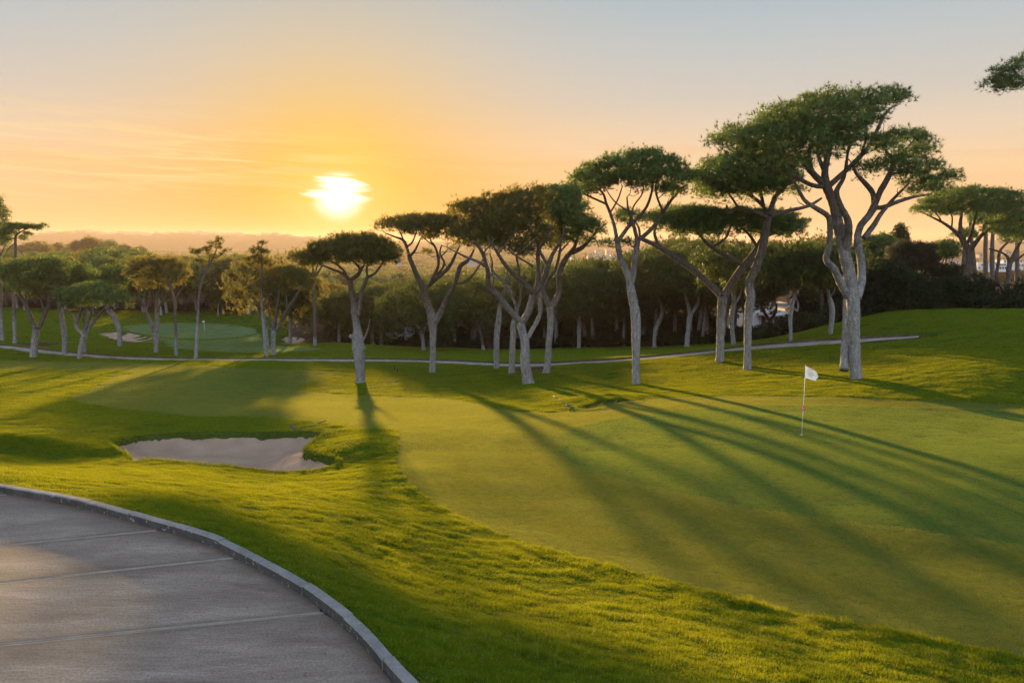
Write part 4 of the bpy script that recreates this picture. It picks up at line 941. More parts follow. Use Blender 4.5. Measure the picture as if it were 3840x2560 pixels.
lh('tall scraggly pine with bare upper branches and tufted tips against the haze', 'A', [[(1643,1440,30),(1650,1320,28),(1655,1200,25),(1664,1060,24),(1670,950,22),(1688,820,20),(1720,730,18),(1750,670,14),(1790,600,12),(1820,520,9)]],
 [[(1720,730,12),(1700,640,10),(1660,570,6)],[(1750,670,12),(1760,600,9),(1745,540,5)],[(1790,600,9),(1850,580,8),(1890,540,5)],[(1688,820,10),(1780,780,7),(1860,770,4)],[(1700,780,10),(1640,690,8),(1620,620,5)]],
 [(1625,550,36,26,.8),(1670,540,30,26,.8),(1735,530,32,32,.9),(1770,485,24,26,.9),(1825,485,26,36,1.),(1840,450,14,18),(1895,535,30,22,.8),(1860,570,32,22,.6),(1780,590,36,30,.6),(1700,620,36,26,.5),(1640,620,32,28,.5)], 28, mat='needle_olive', bark_h=4.0, puff=.38, L=.26, spread=.5)
lh('slim leaning pine beside the rear bunker with a spiky top above its neighbours', 'B', [[(220,1237,28),(210,1120,27),(198,1000,26),(188,880,23),(184,780,21),(184,650,19),(186,540,17),(180,430,13),(178,340,10),(200,280,6)]],
 [[(184,650,9),(90,650,7),(20,660,4)],[(186,600,9),(260,600,7),(330,635,4)],[(180,430,8),(130,380,6),(90,360,4)],[(178,380,8),(230,340,5)]], [(195,290,36,24,.9),(160,340,44,26,.8),(210,360,40,28,.8),(110,370,44,28,.7),(150,430,60,36,.6),(80,440,60,40,.6),(230,460,50,40,.5)], 29, mat='needle_olive', bark_h=5, spread=.5, puff=.42)
lh('fork trunked pine with a wide flat crown beside the rear bunker', 'B', [[(280,1230,38),(280,1150,38),(280,1080,42),(286,1030,44)]],
 [[(300,1030,34),(335,975,32),(400,855,30),(440,790,26),(480,725,20),(520,650,10)],[(270,1035,24),(215,980,22),(170,920,18),(130,860,12)],[(288,1030,30),(305,900,26),(318,800,20),(330,700,12)],[(290,1010,22),(250,900,18),(235,800,12),(240,700,8)],[(400,855,16),(390,760,12),(410,660,7)]],
 [(250,560,80,46,.8),(330,530,90,50),(420,520,90,50),(510,545,80,50),(590,585,65,48),(630,620,40,34,.8),(300,620,100,50,.6),(420,620,110,50,.6),(540,640,70,36,.6),(200,640,70,40,.5)], 30, mat='needle_olive', bark_h=3.2)
lh('bare trunked pine cut by the left edge of the frame', 'A', [[(20,1287,28),(14,1180,27),(10,1060,26),(8,940,24),(4,780,22),(-6,600,20),(-10,420,18),(0,300,12)]], [[(-6,600,12),(40,500,9),(90,440,5)],[(-10,420,10),(30,330,7),(50,250,4)]],
 [(-10,180,50,60,.9),(20,220,50,60,.9),(-30,120,50,50),(20,310,40,40,.7),(-40,330,70,70,.8),(-20,430,60,50,.6),(50,420,50,40,.5)], 31, bark_h=3.2, spread=.6)
lh('tall pine with flat wind swept branches reaching right over the far hills', 'A', [[(124,1312,32),(122,1200,29),(118,1080,28),(118,940,27),(122,800,26),(128,640,24),(130,520,22),(132,420,20),(165,385,14),(200,365,10)]],
 [[(132,430,12),(80,440,10),(20,470,8)],[(200,365,9),(260,345,7),(330,345,5),(370,325,3)],[(130,520,9),(170,540,8),(200,590,4)],[(132,470,9),(70,520,7),(30,600,4)],[(165,385,8),(140,330,6),(100,310,4)]],
 [(80,330,50,26,.9),(140,325,46,24,.9),(210,335,46,20),(270,330,40,18,.9),(325,340,36,17,.9),(368,325,24,13,.9),(50,370,50,30,.8),(230,400,30,28,.8),(190,430,24,18,.5),(110,390,40,24,.6),(30,430,50,40,.6)], 32, bark_h=3.0, spread=.5, puff=.4, cover=1.15)
hero('drooping flat pine a little way beyond the short thick pine', 'B', [[(622,880,30),(622,760,28),(622,640,27),(622,575,28)]], [[(615,580,18),(560,520,15),(510,470,9)],[(628,580,18),(680,500,15),(700,440,9)],[(622,570,18),(610,480,13),(600,400,8)],[(625,570,14),(650,480,10)]], [(500,420,60,36,.8),(570,390,80,46),(650,380,80,46),(720,410,60,40,.8),(560,460,70,30,.5)], 33, D=105, mat='needle_olive', bark_h=1.0, group=G2, L=.35, w=.05, puff=.7, per=24, seat=True)
# ------------------------------------------------------------------ the pine grove behind the right hand bank
TOP = [(1150,1104),(1250,1092),(1400,1072),(1500,1062),(1700,1036),(1850,1020),(2000,990),(2200,978),(2330,962),(2450,940),(2520,905),(2700,902),(2900,895),(3050,892),(3200,900),(3400,930)]
def topv(u): return float(np.interp(u, [a for a, _ in TOP], [b for _, b in TOP]))
G3 = 'pines along the front of the grove'
def gv(label, reg, trunks, limbs, seed, drop=0, ru=120, **k):
    u0 = px(trunks[0][-1], reg)[0]; tv = topv(u0) + drop
    b = [('Z', u0-ru*.75, tv+70, ru*.6, 52), ('Z', u0, tv+45, ru*.75, 52), ('Z', u0+ru*.75, tv+70, ru*.6, 52), ('Z', u0-ru*.35, tv+105, ru*.7, 45, .8), ('Z', u0+ru*.4, tv+110, ru*.7, 45, .8)]
    k.setdefault('group', G3); k.setdefault('mat', 'needle_grove')
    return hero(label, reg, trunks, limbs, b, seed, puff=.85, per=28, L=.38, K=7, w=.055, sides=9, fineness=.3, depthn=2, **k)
Rg['Z'] = (0, 0, 1.0)
gv('grove pine with a short V fork at the left end, by the low mound', 'B', [[(1545,1192,32),(1535,1110,30),(1528,1040,32)]], [[(1525,1040,22),(1470,965,20),(1430,920,12)],[(1532,1040,20),(1570,975,18),(1600,900,10)]], 41, bark_h=3.2)
gv('dark leaning grove pine right of the low mound', 'B', [[(2046,1192,32),(2030,1110,28),(2008,1020,28),(1960,930,24),(1920,850,16)]], [[(2008,1020,18),(2040,930,14)]], 42, bark_h=.6)
gv('grove pine standing in the gap beside the short thick pine', 'B', [[(1120,1160,40),(1110,1110,34),(1118,1040,32),(1130,960,24)]], [[(1118,1040,18),(1160,960,12)]], 43, D=122, bark_h=3)
gv('slim forked grove pine just right of the double stemmed pine', 'C', [[(646,1228,24),(648,1140,26),(650,1060,29),(642,1035,29)]], [[(640,1040,20),(600,1000,18),(575,960,14),(550,900,8)],[(650,1035,20),(648,960,18),(640,890,12)]], 44, bark_h=3.2, drop=8)
gv('dark thin grove pine in deep shade left of the tall graceful pine', 'C', [[(730,1172,17),(722,1080,15),(715,990,15),(700,900,12)]], [], 45, D=124, bark_h=1.5, drop=20)
gv('grove pine half hidden left of the tall graceful pine', 'C', [[(940,1216,18),(940,1120,16),(945,1000,16),(960,920,12)]], [], 46, bark_h=3, drop=10)
gv('S curved grove pine right of the tall graceful pine', 'C', [[(1140,1222,28),(1142,1150,26),(1158,1080,28),(1190,1010,28),(1185,940,24),(1160,890,18)]], [[(1190,1000,14),(1230,920,9)]], 47, bark_h=3.6)
gv('pale grove pine with a clear Y fork beside the tall graceful pine', 'C', [[(1352,1217,34),(1360,1110,32),(1376,1000,38)]], [[(1370,1005,24),(1352,920,22),(1335,850,14),(1310,800,8)],[(1382,1000,26),(1425,930,24),(1425,860,16),(1440,800,8)]], 48, bark_h=4.2, ru=150)
gv('thin upright grove pine touching the Y forked pine', 'C', [[(1383,1213,16),(1382,1110,15),(1378,1020,14),(1400,900,10)]], [], 49, D=110, bark_h=3, ru=80, drop=15)
gv('grove pine half seen left of the low wide pine', 'C', [[(1450,1197,24),(1462,1090,20),(1472,980,22),(1465,880,16)]], [], 50, bark_h=3.4)
gv('wavy pale grove pine between the low wide pine and the dark leaning pine', 'D', [[(460,1322,24),(452,1260,22),(448,1200,24),(460,1130,22),(458,1060,18)]], [[(460,1130,14),(490,1080,12),(500,1020,8)]], 51, bark_h=3.6)
gv('dark V shaped pine standing in front of the white house door', 'H', [[(1125,830,60),(1130,760,58),(1125,700,60)]], [[(1110,700,40),(1040,580,38),(990,470,32),(1000,380,26),(1010,300,14)],[(1140,690,40),(1205,600,38),(1220,500,32),(1190,420,30),(1170,340,22),(1150,250,12)]], 52, D=108, bark_h=.4)
gv('slim pale pine in front of the globe lamp', 'H', [[(1425,1010,54),(1430,900,50),(1428,760,52),(1430,620,60),(1450,480,66),(1480,380,52),(1500,300,36)]], [[(1445,500,30),(1400,440,28),(1370,340,20)],[(1450,480,24),(1520,580,30),(1545,480,26),(1510,380,20),(1480,300,10)]], 53, bark_h=3.3)
gv('pale grove pine at the foot of the green bank, left of the tallest pine', 'H', [[(2010,910,62),(2025,780,70),(2040,640,78),(2030,480,84),(2000,380,60),(1980,260,46)]], [[(2000,380,34),(2060,300,30),(2080,220,18)],[(1980,260,26),(1900,180,18)]], 54, bark_h=3.6)
gv('dark straight pine in the shade right of the white house', 'H', [[(1850,800,70),(1850,600,62),(1850,400,54),(1855,200,48),(1860,60,34)]], [[(1830,440,40),(1760,340,40),(1680,220,34),(1620,130,24)]], 55, D=100, bark_h=.3)
# anonymous pines copied from a few grown ones
def umbrella(seed, h, Rr, ch, mat, dens=1.0, puff=.85, per=24, L=.42, w=.07, K=6):
    g = np.random.default_rng(seed); nodes, rads = [], []
    lean = g.normal(0, .05*h, 2); fk = h*g.uniform(.38, .5)
    P = catmull(np.array([(0,0,-.3), (lean[0]*.3, lean[1]*.3, fk*.5), (lean[0], lean[1], fk)]), 5); r = np.linspace(.26, .19, len(P))*h/9
    mb = MB(); mb.tube(P, r, 8); nodes += list(P); rads += list(r)
    for k in range(g.integers(3, 5)):
        a = k*2.1 + g.uniform(0, 1.2); q = g.uniform(.35, .7)*Rr; tip = np.array([lean[0]+math.cos(a)*q, lean[1]+math.sin(a)*q, h-ch*.7])
        m_ = P[-1]*.45 + tip*.55 + np.array([math.cos(a)*q*-.12, math.sin(a)*q*-.12, .02*h])
        B = catmull(np.array([P[-1]-[0,0,.1], m_, tip]), 5); rb = np.linspace(.13, .04, len(B))*h/9
        mb.tube(B, rb, 6); nodes += list(B); rads += list(rb)
    bl = []
    for k in range(int(9*dens)):
        a = g.uniform(0, 6.283); q = math.sqrt(g.uniform(0, 1))*Rr*.72
        bl.append((np.array([lean[0]+math.cos(a)*q, lean[1]+math.sin(a)*q, h - ch*(.42 + .45*(q/Rr)**2) + g.normal(0, .06*ch)]), np.array([Rr*.42, Rr*.42, ch*.42])*g.uniform(.8, 1.15), 1.0))
    cr = Crown(seed+1); fill_crown(cr, bl, np.array(nodes), np.array(rads), puff, per, L, K, w, .8, g.uniform(.35, .65), .2)
    tm = mesh_np('trunk', np.concatenate(mb.V), [np.concatenate(mb.Q), np.concatenate(mb.T)], [M['bark']], None, True)
    return tm, cr.mesh('crown', [M[mat], M['twig']]), h, Rr
PROTO = [umbrella(301, 9, 4.6, 5.0, 'needle', 1.3), umbrella(302, 10, 5.2, 5.4, 'needle', 1.3), umbrella(303, 9, 4.2, 5.4, 'needle_olive', 1.3), umbrella(304, 11, 5.0, 6.4, 'needle', 1.4), umbrella(305, 8, 4.0, 4.6, 'needle_olive', 1.2)]
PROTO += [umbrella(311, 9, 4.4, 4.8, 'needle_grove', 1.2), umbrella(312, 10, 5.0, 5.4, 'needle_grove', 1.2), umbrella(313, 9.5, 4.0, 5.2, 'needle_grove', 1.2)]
def copy_tree(x, y, h, wr, label, group, kind=None, bark=.3):
    tm, cm, ph, pr = PROTO[rng.integers(0, 5) if kind is None else kind]
    z = float(Hs(np.array([x]), np.array([y]), cut=False)[0])
    o = empty('pine_tree', (x, y, z), label, 'pine tree', group, rng.uniform(0, 6.28))
    k = h/ph; kr = wr/pr; o.scale = (kr, kr, k)
    a = put(bpy.data.objects.new('trunk', tm), o); a['bark_h'] = bark*ph
    put(bpy.data.objects.new('crown', cm), o); return o
n = 0
for e in (0, 6, 13, 21, 30, 41):
    for x in np.arange(-34, 46, 5.6):
        u = CX + x/(100 + e)*F; dd = ge(u) + 2 + e + rng.uniform(-2.5, 2.5); xx = (u-CX)/F*dd + rng.uniform(-1.8, 1.8); u = CX + xx/dd*F
        if u < 1190 or u > 3120: continue
        if e < 4 and 1560 < u < 2700 and rng.uniform() < .5: continue
        if 2740 < u < 3050 and (e < 12 or rng.uniform() < .5 or 2780 < u < 3030): continue
        z = float(Hs(np.array([xx]), np.array([dd]), cut=False)[0]); zt = at(u, topv(u) + rng.uniform(2, 26) + e*.1, dd)[2]
        h = zt - z
        if h < 4: continue
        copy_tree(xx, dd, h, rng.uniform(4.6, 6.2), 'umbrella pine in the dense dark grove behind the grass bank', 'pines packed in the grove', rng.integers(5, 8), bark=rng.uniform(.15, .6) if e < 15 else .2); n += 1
# woods beyond the left pines and in the valley
LT = [(-200,950),(0,955),(150,950),(260,945),(340,940),(430,945),(520,950),(620,962),(760,965),(900,955),(1000,990),(1150,1030),(1300,1070),(1500,1075),(1900,1070)]
def ltop(u): return float(np.interp(u, [a for a, _ in LT], [b for _, b in LT]))
for d, st, lo, hi in ((160, 6.0, -300, 720), (168, 6.0, -300, 1180), (175, 6.5, -300, 1180), (182, 8, -300, 1220), (200, 9, -300, 1700), (225, 10, -300, 1750), (255, 11, -300, 1800), (300, 13, -300, 1850), (350, 15, -300, 1900), (400, 17, -300, 1900)):
    for x in np.arange(-d*.75, d*.05, st):
        xx = x + rng.uniform(-.35, .35)*st; dd = d + rng.uniform(-.04, .04)*d; u = CX + xx/dd*F
        if u < lo or u > hi: continue
        if d < 175 and 1080 < u < 1180: continue
        z = float(Hs(np.array([xx]), np.array([dd]), cut=False)[0])
        if d < 210: h = rng.uniform(9.0, 11.5)
        else: h = rng.uniform(9, 13)
        vt = HV - F*(z+h)/dd; cap = ltop(u) + (14 if d < 210 else 0)
        if vt < cap: h = h - (cap-vt)*dd/F*rng.uniform(.7, 1.1)
        if d in (350, 400) and u < 650 and rng.uniform() < .6: h = at(u, ltop(u) + rng.uniform(0, 25), dd)[2] - z
        if h < 4: continue
        lab, grp = ('umbrella pine in the wood just beyond the far green', 'pines of the near left wood') if d < 210 else ('hazy rounded tree in the woods stretching into the valley', 'trees of the valley woods')
        copy_tree(xx, dd, min(h, 17), rng.uniform(.42, .58)*min(max(h, 8), 12), lab, grp, bark=.3)
for x, y, h, w_, lab in ((at(470,1010,150)[0], 150, 0, 7.5, 'dark domed pine crown rising above the left woods'),):
    u, vt = 470, 945; z = float(Hs(np.array([x]), np.array([200.]), cut=False)[0]); zt = at(u, vt, 200)[2]
    copy_tree(at(470,1000,200)[0], 200.0, zt - z, 10.0, lab, None, 0)
for u, d, vt, wr, k_ in ((905,172,968,7.5,2),(1000,104,960,4.6,4),(855,176,975,8,3),(1085,112,1005,4.6,2),(790,178,980,8,3),(700,180,985,8,2)):
    p = at(u, 1200, d); z = float(Hs(np.array([p[0]]), np.array([float(d)]), cut=False)[0])
    copy_tree(p[0], float(d), at(u, vt, d)[2]-z, wr, 'golden rimmed bushy pine behind the slim leaning pine', 'bushy pines above the rear bunker', k_, .5)
for u, d, vt, wr in ((330,620,890,9.0),(365,640,896,10),(300,600,904,8),(405,660,903,9),(140,600,905,11),(215,640,910,9),(60,600,918,10),(470,640,918,9),(530,680,925,8)):
    p = at(u, 950, d); z = float(Hs(np.array([p[0]]), np.array([float(d)]), cut=False)[0])
    copy_tree(p[0], d, at(u, vt, d)[2]-z, wr, 'tall hazy tree standing above the middle distance woods', 'tall trees above the valley woods', rng.integers(2, 5))
print('copies', n)
# ------------------------------------------------------------------ shrubs and undergrowth
def leafcrown(blobs, seed, puff, per, L, w, mat, nodes=None, tint=.5, dens=1.0):
    cr = Crown(seed); nd = np.zeros((0, 3)) if nodes is None else nodes
    fill_crown(cr, blobs, nd, np.full(len(nd), .05), puff, per, L, 6, w, dens, tint, .2, nodes is not None)
    return cr
def shrub(label, reg, blobs, D, mat, seed, puff=.5, per=34, L=.2, w=.06, name='shrub', cat='shrub', group=None, tint=.5, stems=True, dens=1.1):
    g = np.random.default_rng(seed); mpp = D/F
    bb = [px(b[:4], reg) + (b[4] if len(b) > 4 else 1.0,) for b in blobs]
    u0 = sum(b[0]*b[2] for b in bb)/sum(b[2] for b in bb)
    x0 = at(u0, 1000, D)[0]; z0 = float(Hs(np.array([x0]), np.array([D]), cut=False)[0]); base = np.array([x0, D, z0])
    root = empty(name, tuple(base), label, cat, group); B3 = []
    for u, v, ru, rv, dn in bb:
        for of in ((-.5, .5) if ru*mpp > .8 else (0,)):
            c = at(u, v, D + of*ru*mpp) - base; B3.append((c, np.array([ru, ru, rv])*mpp, dn))
    nodes = None
    if stems:
        mb = MB(); nodes = []
        for k in range(5):
            c = B3[g.integers(0, len(B3))][0]; P = catmull(np.array([(g.normal(0, .15), g.normal(0, .15), -.2), c*.5 + g.normal(0, .2, 3), c]), 5)
            mb.tube(P, np.linspace(.09, .03, len(P)), 6); nodes += list(P)
        s_ = mb.build('stem', M['twig'], root, True); nodes = np.array(nodes)
    cr = leafcrown(B3, seed, puff, per, L, w, mat, nodes, tint, dens)
    put(bpy.data.objects.new('foliage', cr.mesh('foliage', [M[mat], M['twig']])), root)
    return root
shrub('grey green feathery tamarisk tree below the cypress', 'E', [(300,790,90,60),(400,770,100,60),(500,780,90,60),(420,850,140,60),(310,860,110,60),(540,840,80,50),(330,740,60,40)], 76, 'greyleaf', 61, name='tamarisk_tree', cat='tree', per=44, L=.3, w=.03)
shrub('flat topped dark tree right of the tamarisk, with bare branches showing', 'E', [(620,740,70,36),(700,725,70,36),(770,740,60,36),(690,790,90,30,.6),(640,810,60,26,.5)], 82, 'needle', 62, name='small_tree', cat='tree', L=.3, w=.04)
shrub('bright green rounded tree crown behind the big pine', 'E', [(60,700,90,50),(150,690,90,50),(220,720,70,50),(100,780,120,60),(30,760,60,60)], 84, 'needle', 63, name='small_tree', cat='tree', tint=.7, L=.3, w=.05)
shrub('large very dark bush right of the tallest pine', 'E', [(100,950,120,110),(200,1000,120,120),(60,1080,110,120),(180,1130,120,110),(280,1080,90,100),(20,1220,80,70),(130,1250,100,60)], 70, 'shrubleaf', 64, tint=.3)
shrub('mid green bush with a yellowish crown in the middle of the right thicket', 'E', [(300,980,90,80),(390,1020,90,80),(340,1090,110,90),(430,1100,80,80),(470,1040,60,60),(350,1180,120,70)], 69, 'shrubleaf', 65, tint=.6)
shrub('dark tangled bush with bare twigs along the crest of the grass bank', 'E', [(480,1120,90,80),(560,1150,90,80),(520,1200,110,60),(440,1210,90,50),(600,1080,60,60)], 68, 'shrubleaf', 66, tint=.35, dens=.8)
shrub('dense dark green bush under the broad right hand pine', 'E', [(720,1080,110,80),(820,1100,110,90),(920,1110,90,80),(760,1180,130,80),(880,1190,120,70),(660,1170,90,80)], 69, 'shrubleaf', 67, tint=.4)
shrub('bright leaved bush behind the foot of the broad right hand pine', 'E', [(620,920,70,40),(720,930,80,45),(800,920,50,40),(660,990,90,50),(770,1000,60,45),(560,950,60,50)], 80, 'shrubleaf', 68, tint=.9)
shrub('rounded green bush below the thin dark pine trunks', 'E', [(950,1010,50,44),(1010,1060,60,46),(1080,1090,60,46),(1010,1130,80,60),(1090,1150,50,50)], 71, 'shrubleaf', 69, tint=.6)
shrub('blue green bush at the right edge with pale flecks', 'E', [(1180,1150,70,60),(1260,1120,80,70),(1340,1090,80,80),(1230,1200,110,60),(1350,1190,80,70),(1100,1210,60,50)], 67, 'shrubleaf', 70, tint=.5)
shrub('low dark bush filling the right end of the bank crest', 'E', [(980,1220,80,44),(1060,1230,70,40),(1140,1240,60,36),(900,1230,60,40),(1020,1180,60,40)], 66.5, 'shrubleaf', 71, tint=.3)
shrub('leafy dark bush in front of the pink roofed house', 'H', [(1540,820,90,90),(1640,800,90,90),(1740,780,90,100),(1800,700,70,90),(1640,920,140,60),(1900,850,120,100),(2100,800,100,110)], 92, 'shrubleaf', 72, tint=.45)
shrub('yellowish green bush at the corner of the white house', 'H', [(1290,720,70,70),(1350,760,60,80),(1260,800,80,70),(1330,840,90,70)], 112, 'shrubleaf', 73, tint=.95)
shrub('dark hedge bush below the white house wall', 'H', [(930,880,80,60),(1030,890,90,60),(1140,900,90,60),(1250,910,90,60),(1000,950,150,40),(1200,960,150,40),(1350,950,90,40)], 98, 'shrubleaf', 74, tint=.35)
shrub('young bushy tree growing in front of the grove by the low mound', 'B', [(1720,1010,50,40),(1700,1060,50,40),(1750,1060,50,40),(1720,1100,60,36)], 118, 'shrubleaf', 75, tint=.95, name='small_tree', cat='tree')
shrub('grey leafless looking bush between pale trunks in the grove', 'G', [(420,1180,70,70),(480,1230,70,70),(400,1280,90,70),(450,1340,100,60)], 120, 'greyleaf', 76, dens=.6, tint=.7)
# cypress
root = empty('cypress_tree', tuple(at(3376, 1130, 112) * np.array([1,1,0]) + np.array([0,0,float(Hs(np.array([at(3376,1130,112)[0]]), np.array([112.]), cut=False)[0])])), 'dark pointed cypress standing above the right hand trees', 'cypress tree')
bz = np.array(root.location); cB = []
for v, ru in ((858,14),(868,21),(882,27),(900,31),(920,33),(945,34),(975,34),(1010,34),(1050,30)): cB.append((at(3376, v, 112)-bz, np.array([ru, ru, 20])*112/F, 1.3))
mb = MB(); mb.tube(np.array([(0,0,-.3), (0,0,5.0)]), [.22, .1], 8); mb.build('trunk', M['bark'], root, True)['bark_h'] = .3
put(bpy.data.objects.new('crown', leafcrown(cB, 77, .4, 34, .22, .05, 'shrubleaf', None, .45, 1.3).mesh('crown', [M['shrubleaf']])), root)
# straight thin dark pines at the right edge
for k, (zx, y0, y1, lab) in enumerate(((838,1040,690,'thin dark pine trunk hidden partly by the broad right hand pine'),(935,1040,560,'thin dark leaning pine trunk just right of the broad pine'),(1018,1080,520,'left one of the close pair of straight dark pine trunks'),(1076,1080,520,'right one of the close pair of straight dark pine trunks'),(1285,1080,560,'straight dark pine trunk near the right edge behind the snaking pine'))):
    hero(lab, 'E', [[(zx+6,1320,44),(zx+4,y0,40),(zx+((-20) if k == 1 else 0),(y0+y1)/2,36),(zx+(-40 if k == 1 else 8),y1,26),(zx+(-44 if k == 1 else 14),y1-110,14)]], [], [(zx+10,y1-90,70,40,.7),(zx-40,y1-60,60,30,.5),(zx+60,y1-60,60,34,.5)], 80+k, D=86+4*k, bark_h=.2, group='thin dark pines at the right edge', puff=.6, L=.34, w=.05, sides=8, fineness=.4)
# undergrowth of the grove: one tangle nobody could count
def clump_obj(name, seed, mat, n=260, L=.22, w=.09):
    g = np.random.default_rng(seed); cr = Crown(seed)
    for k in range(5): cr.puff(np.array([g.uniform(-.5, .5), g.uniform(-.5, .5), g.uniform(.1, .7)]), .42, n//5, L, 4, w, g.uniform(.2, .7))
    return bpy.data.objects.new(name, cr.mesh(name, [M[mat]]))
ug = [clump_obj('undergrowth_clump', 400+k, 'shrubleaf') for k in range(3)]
pts = []
for d in np.arange(75, 150, 1.1):
    xs = np.arange(-d*.26, d*.42, 1.1); xs = xs + rng.uniform(-.5, .5, len(xs)); dd = np.full(len(xs), d) + rng.uniform(-.5, .5, len(xs)); u = CX + xs/dd*F
    dm = ge(u) + np.where(u < 1560, 3, 1)
    ok = (u > 1240) & (u < 3250) & (dd > dm) & (rng.uniform(size=len(xs)) < .75) & ~((u > 2650) & (u < 3040) & (dd > ge(u) + 9))
    pts.append(np.c_[xs, dd][ok])
pts = np.vstack(pts); p, ro, s_ = place(pts[:, 0], pts[:, 1], lambda a, b: Hs(a, b, cut=False), 1.3, 1.25, .5)
far_ = sstep(10, 24, pts[:, 1] - ge(CX + pts[:, 0]/pts[:, 1]*F)); s_ *= (1 + 1.6*far_)[:, None]
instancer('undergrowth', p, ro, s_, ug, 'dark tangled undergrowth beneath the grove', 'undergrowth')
# pampas grass by the far green
def pampas(u, v, D, label, n):
    x, y, z = hit(u, v, 100); D = y; base = np.array([x, y, z]); root = empty('pampas_grass', tuple(base), label, 'pampas grass'); g = np.random.default_rng(n)
    cr = Crown(n); V, T, N = tufts(np.tile([[0, 0, .1]], (60, 1)) + g.normal(0, .5, (60, 3))*[1, 1, .1], np.tile([[0, 0, 1.]], (60, 1)), 2.0, 8, .06, g); cr.raw(V, T, None, .8)
    put(bpy.data.objects.new('leaves', cr.mesh('leaves', [M['greyleaf']])), root)
    for k in range(9):
        a = g.uniform(0, 6.28); q = g.uniform(.3, 1.3); mb = MB(); b = np.array([math.cos(a)*q*.5, math.sin(a)*q*.5, 0]); tp = np.array([math.cos(a)*q, math.sin(a)*q, g.uniform(2.0, 3.0)])
        mb.tube(catmull(np.array([b, (b+tp)/2+[0,0,.2], tp]), 3), np.r_[.02, .02, .03, .10, .16, .14, .02][:7], 6); mb.build('plume', M['plume'], root, True)
M['plume'] = simple('pampas_plume', (.55,.42,.30), .9, 20, .25)
pampas(690, 1162, 165, 'sunlit pampas grass clump left of the pale far trunk', 501)
pampas(745, 1160, 165, 'wide pale pampas grass clump right of the pale far trunk', 502)
for (u, v, vt, wr, lab) in ((695,1163,1010,5,'pine with a pale trunk rising between the pampas clumps'),(818,1184,1085,2.6,'small young tree on the bank beyond the far green'),(935,1180,1000,5,'pine with a leaning pale trunk on the needle bank edge')):
    p = hit(u, v, 100); o = copy_tree(p[0], p[1], at(u, vt, p[1])[2]-p[2], wr, lab, None, 2 if wr < 3 else 3, .55)
# ------------------------------------------------------------------ flags, rakes, posts
def paint(name, col, rough=.5): return simple(name, col, rough, 12, .08, .02, .3)
M['white'] = paint('flag_white_paint', (.75,.75,.76)); M['cloth'] = leafmat('flag_cloth', (.74,.75,.78,1), (.82,.83,.85,1), .25, (.85,.82,.75,1), 2.0)
M['red'] = leafmat('pennant_red', (.55,.06,.09,1), (.62,.09,.12,1), .25, (.7,.1,.1,1), 2.0); M['ink'] = paint('flag_blue_ink', (.10,.14,.30)); M['gold'] = paint('flag_gold_ink', (.62,.47,.22))
M['dark'] = simple('dark_plastic', (.035,.035,.04), .5, 20, .3); M['greymetal'] = simple('weathered_grey', (.06,.065,.085), .55, 20, .3)
M['cup'] = paint('cup_lining', (.6,.6,.58))
def glyph_mesh(text, size):
    cu = bpy.data.curves.new('lettering', 'FONT'); cu.body = text; cu.size = size; cu.align_x = 'CENTER'; cu.resolution_u = 2
    ob = bpy.data.objects.new('lettering', cu); C.objects.link(ob)
    dg = bpy.context.evaluated_depsgraph_get(); me = bpy.data.meshes.new_from_object(ob.evaluated_get(dg))
    V = np.array([v.co[:] for v in me.vertices]); F_ = [list(p.vertices) for p in me.polygons]
    bpy.data.objects.remove(ob); bpy.data.curves.remove(cu); bpy.data.meshes.remove(me); return V, F_
def tri(F_): return np.array([(f[0], f[i], f[i+1]) for f in F_ for i in range(1, len(f)-1)])
def cloth(name, outline, fn, mat, parent, step, th=.003):
    poly = np.array(outline); a, b = poly.min(0), poly.max(0)
    G = np.array([(x, y) for x in np.arange(a[0], b[0], step) for y in np.arange(a[1], b[1], step)]); d = sdf(poly, G[:,0], G[:,1]); G = G[d > .012]
    vo, _, fo, *_ = delaunay_2d_cdt([Vector(p) for p in poly] + [Vector(p) for p in G], [(i, (i+1) % len(poly)) for i in range(len(poly))], [], 1, 1e-6)
    P = np.array([(v[0], v[1]) for v in vo]); T = tri(fo); m = len(P)
    V0 = fn(P[:,0], P[:,1], -th/2); V1 = fn(P[:,0], P[:,1], th/2)
    e = np.array([(i, (i+1) % len(poly)) for i in range(len(poly))])
    Q = np.stack([e[:,0], e[:,1], e[:,1]+m, e[:,0]+m], -1)
    return obj_np(name, np.vstack([V0, V1]), [np.vstack([T, T[:, ::-1]+m]), Q], [mat], None, True, parent)
fb = hit(3006, 1631, 15, lambda x, y: Hs(x, y, cut=False)); FD = fb[1]; mp = FD/F
top_ = at(3021.6, 1367, FD) - fb
flag = empty('flagstick', tuple(fb), 'white flagstick with emblem flag and small red pennant on the near green', 'golf flag')
mb = MB(); mb.tube(np.array([(0,0,-.15), top_*.5, top_]), [.0095, .009, .0075], 8); mb.build('pole', M['white'], flag, True)
mb = MB(); mb.tube(np.array([top_-[0,0,.005], top_+[0,0,.02], top_+[0,0,.035]]), [.016, .016, .006], 8); mb.build('finial', M['dark'], flag, True)
mb = MB(); th = np.linspace(0, 2*np.pi, 17)[:-1]; ring = lambda r, z: np.c_[np.cos(th)*r, np.sin(th)*r, np.full(16, z)]
Q = [(i, (i+1) % 16, 16+(i+1) % 16, 16+i) for i in range(16)]
mb.add(np.vstack([ring(.056, .012), ring(.054, -.10)]), Q); mb.build('cup', M['cup'], flag, True)
def zf(zx, zy): return at(2960 + zx*.20408, 1340 + zy*.20408, FD) - fb
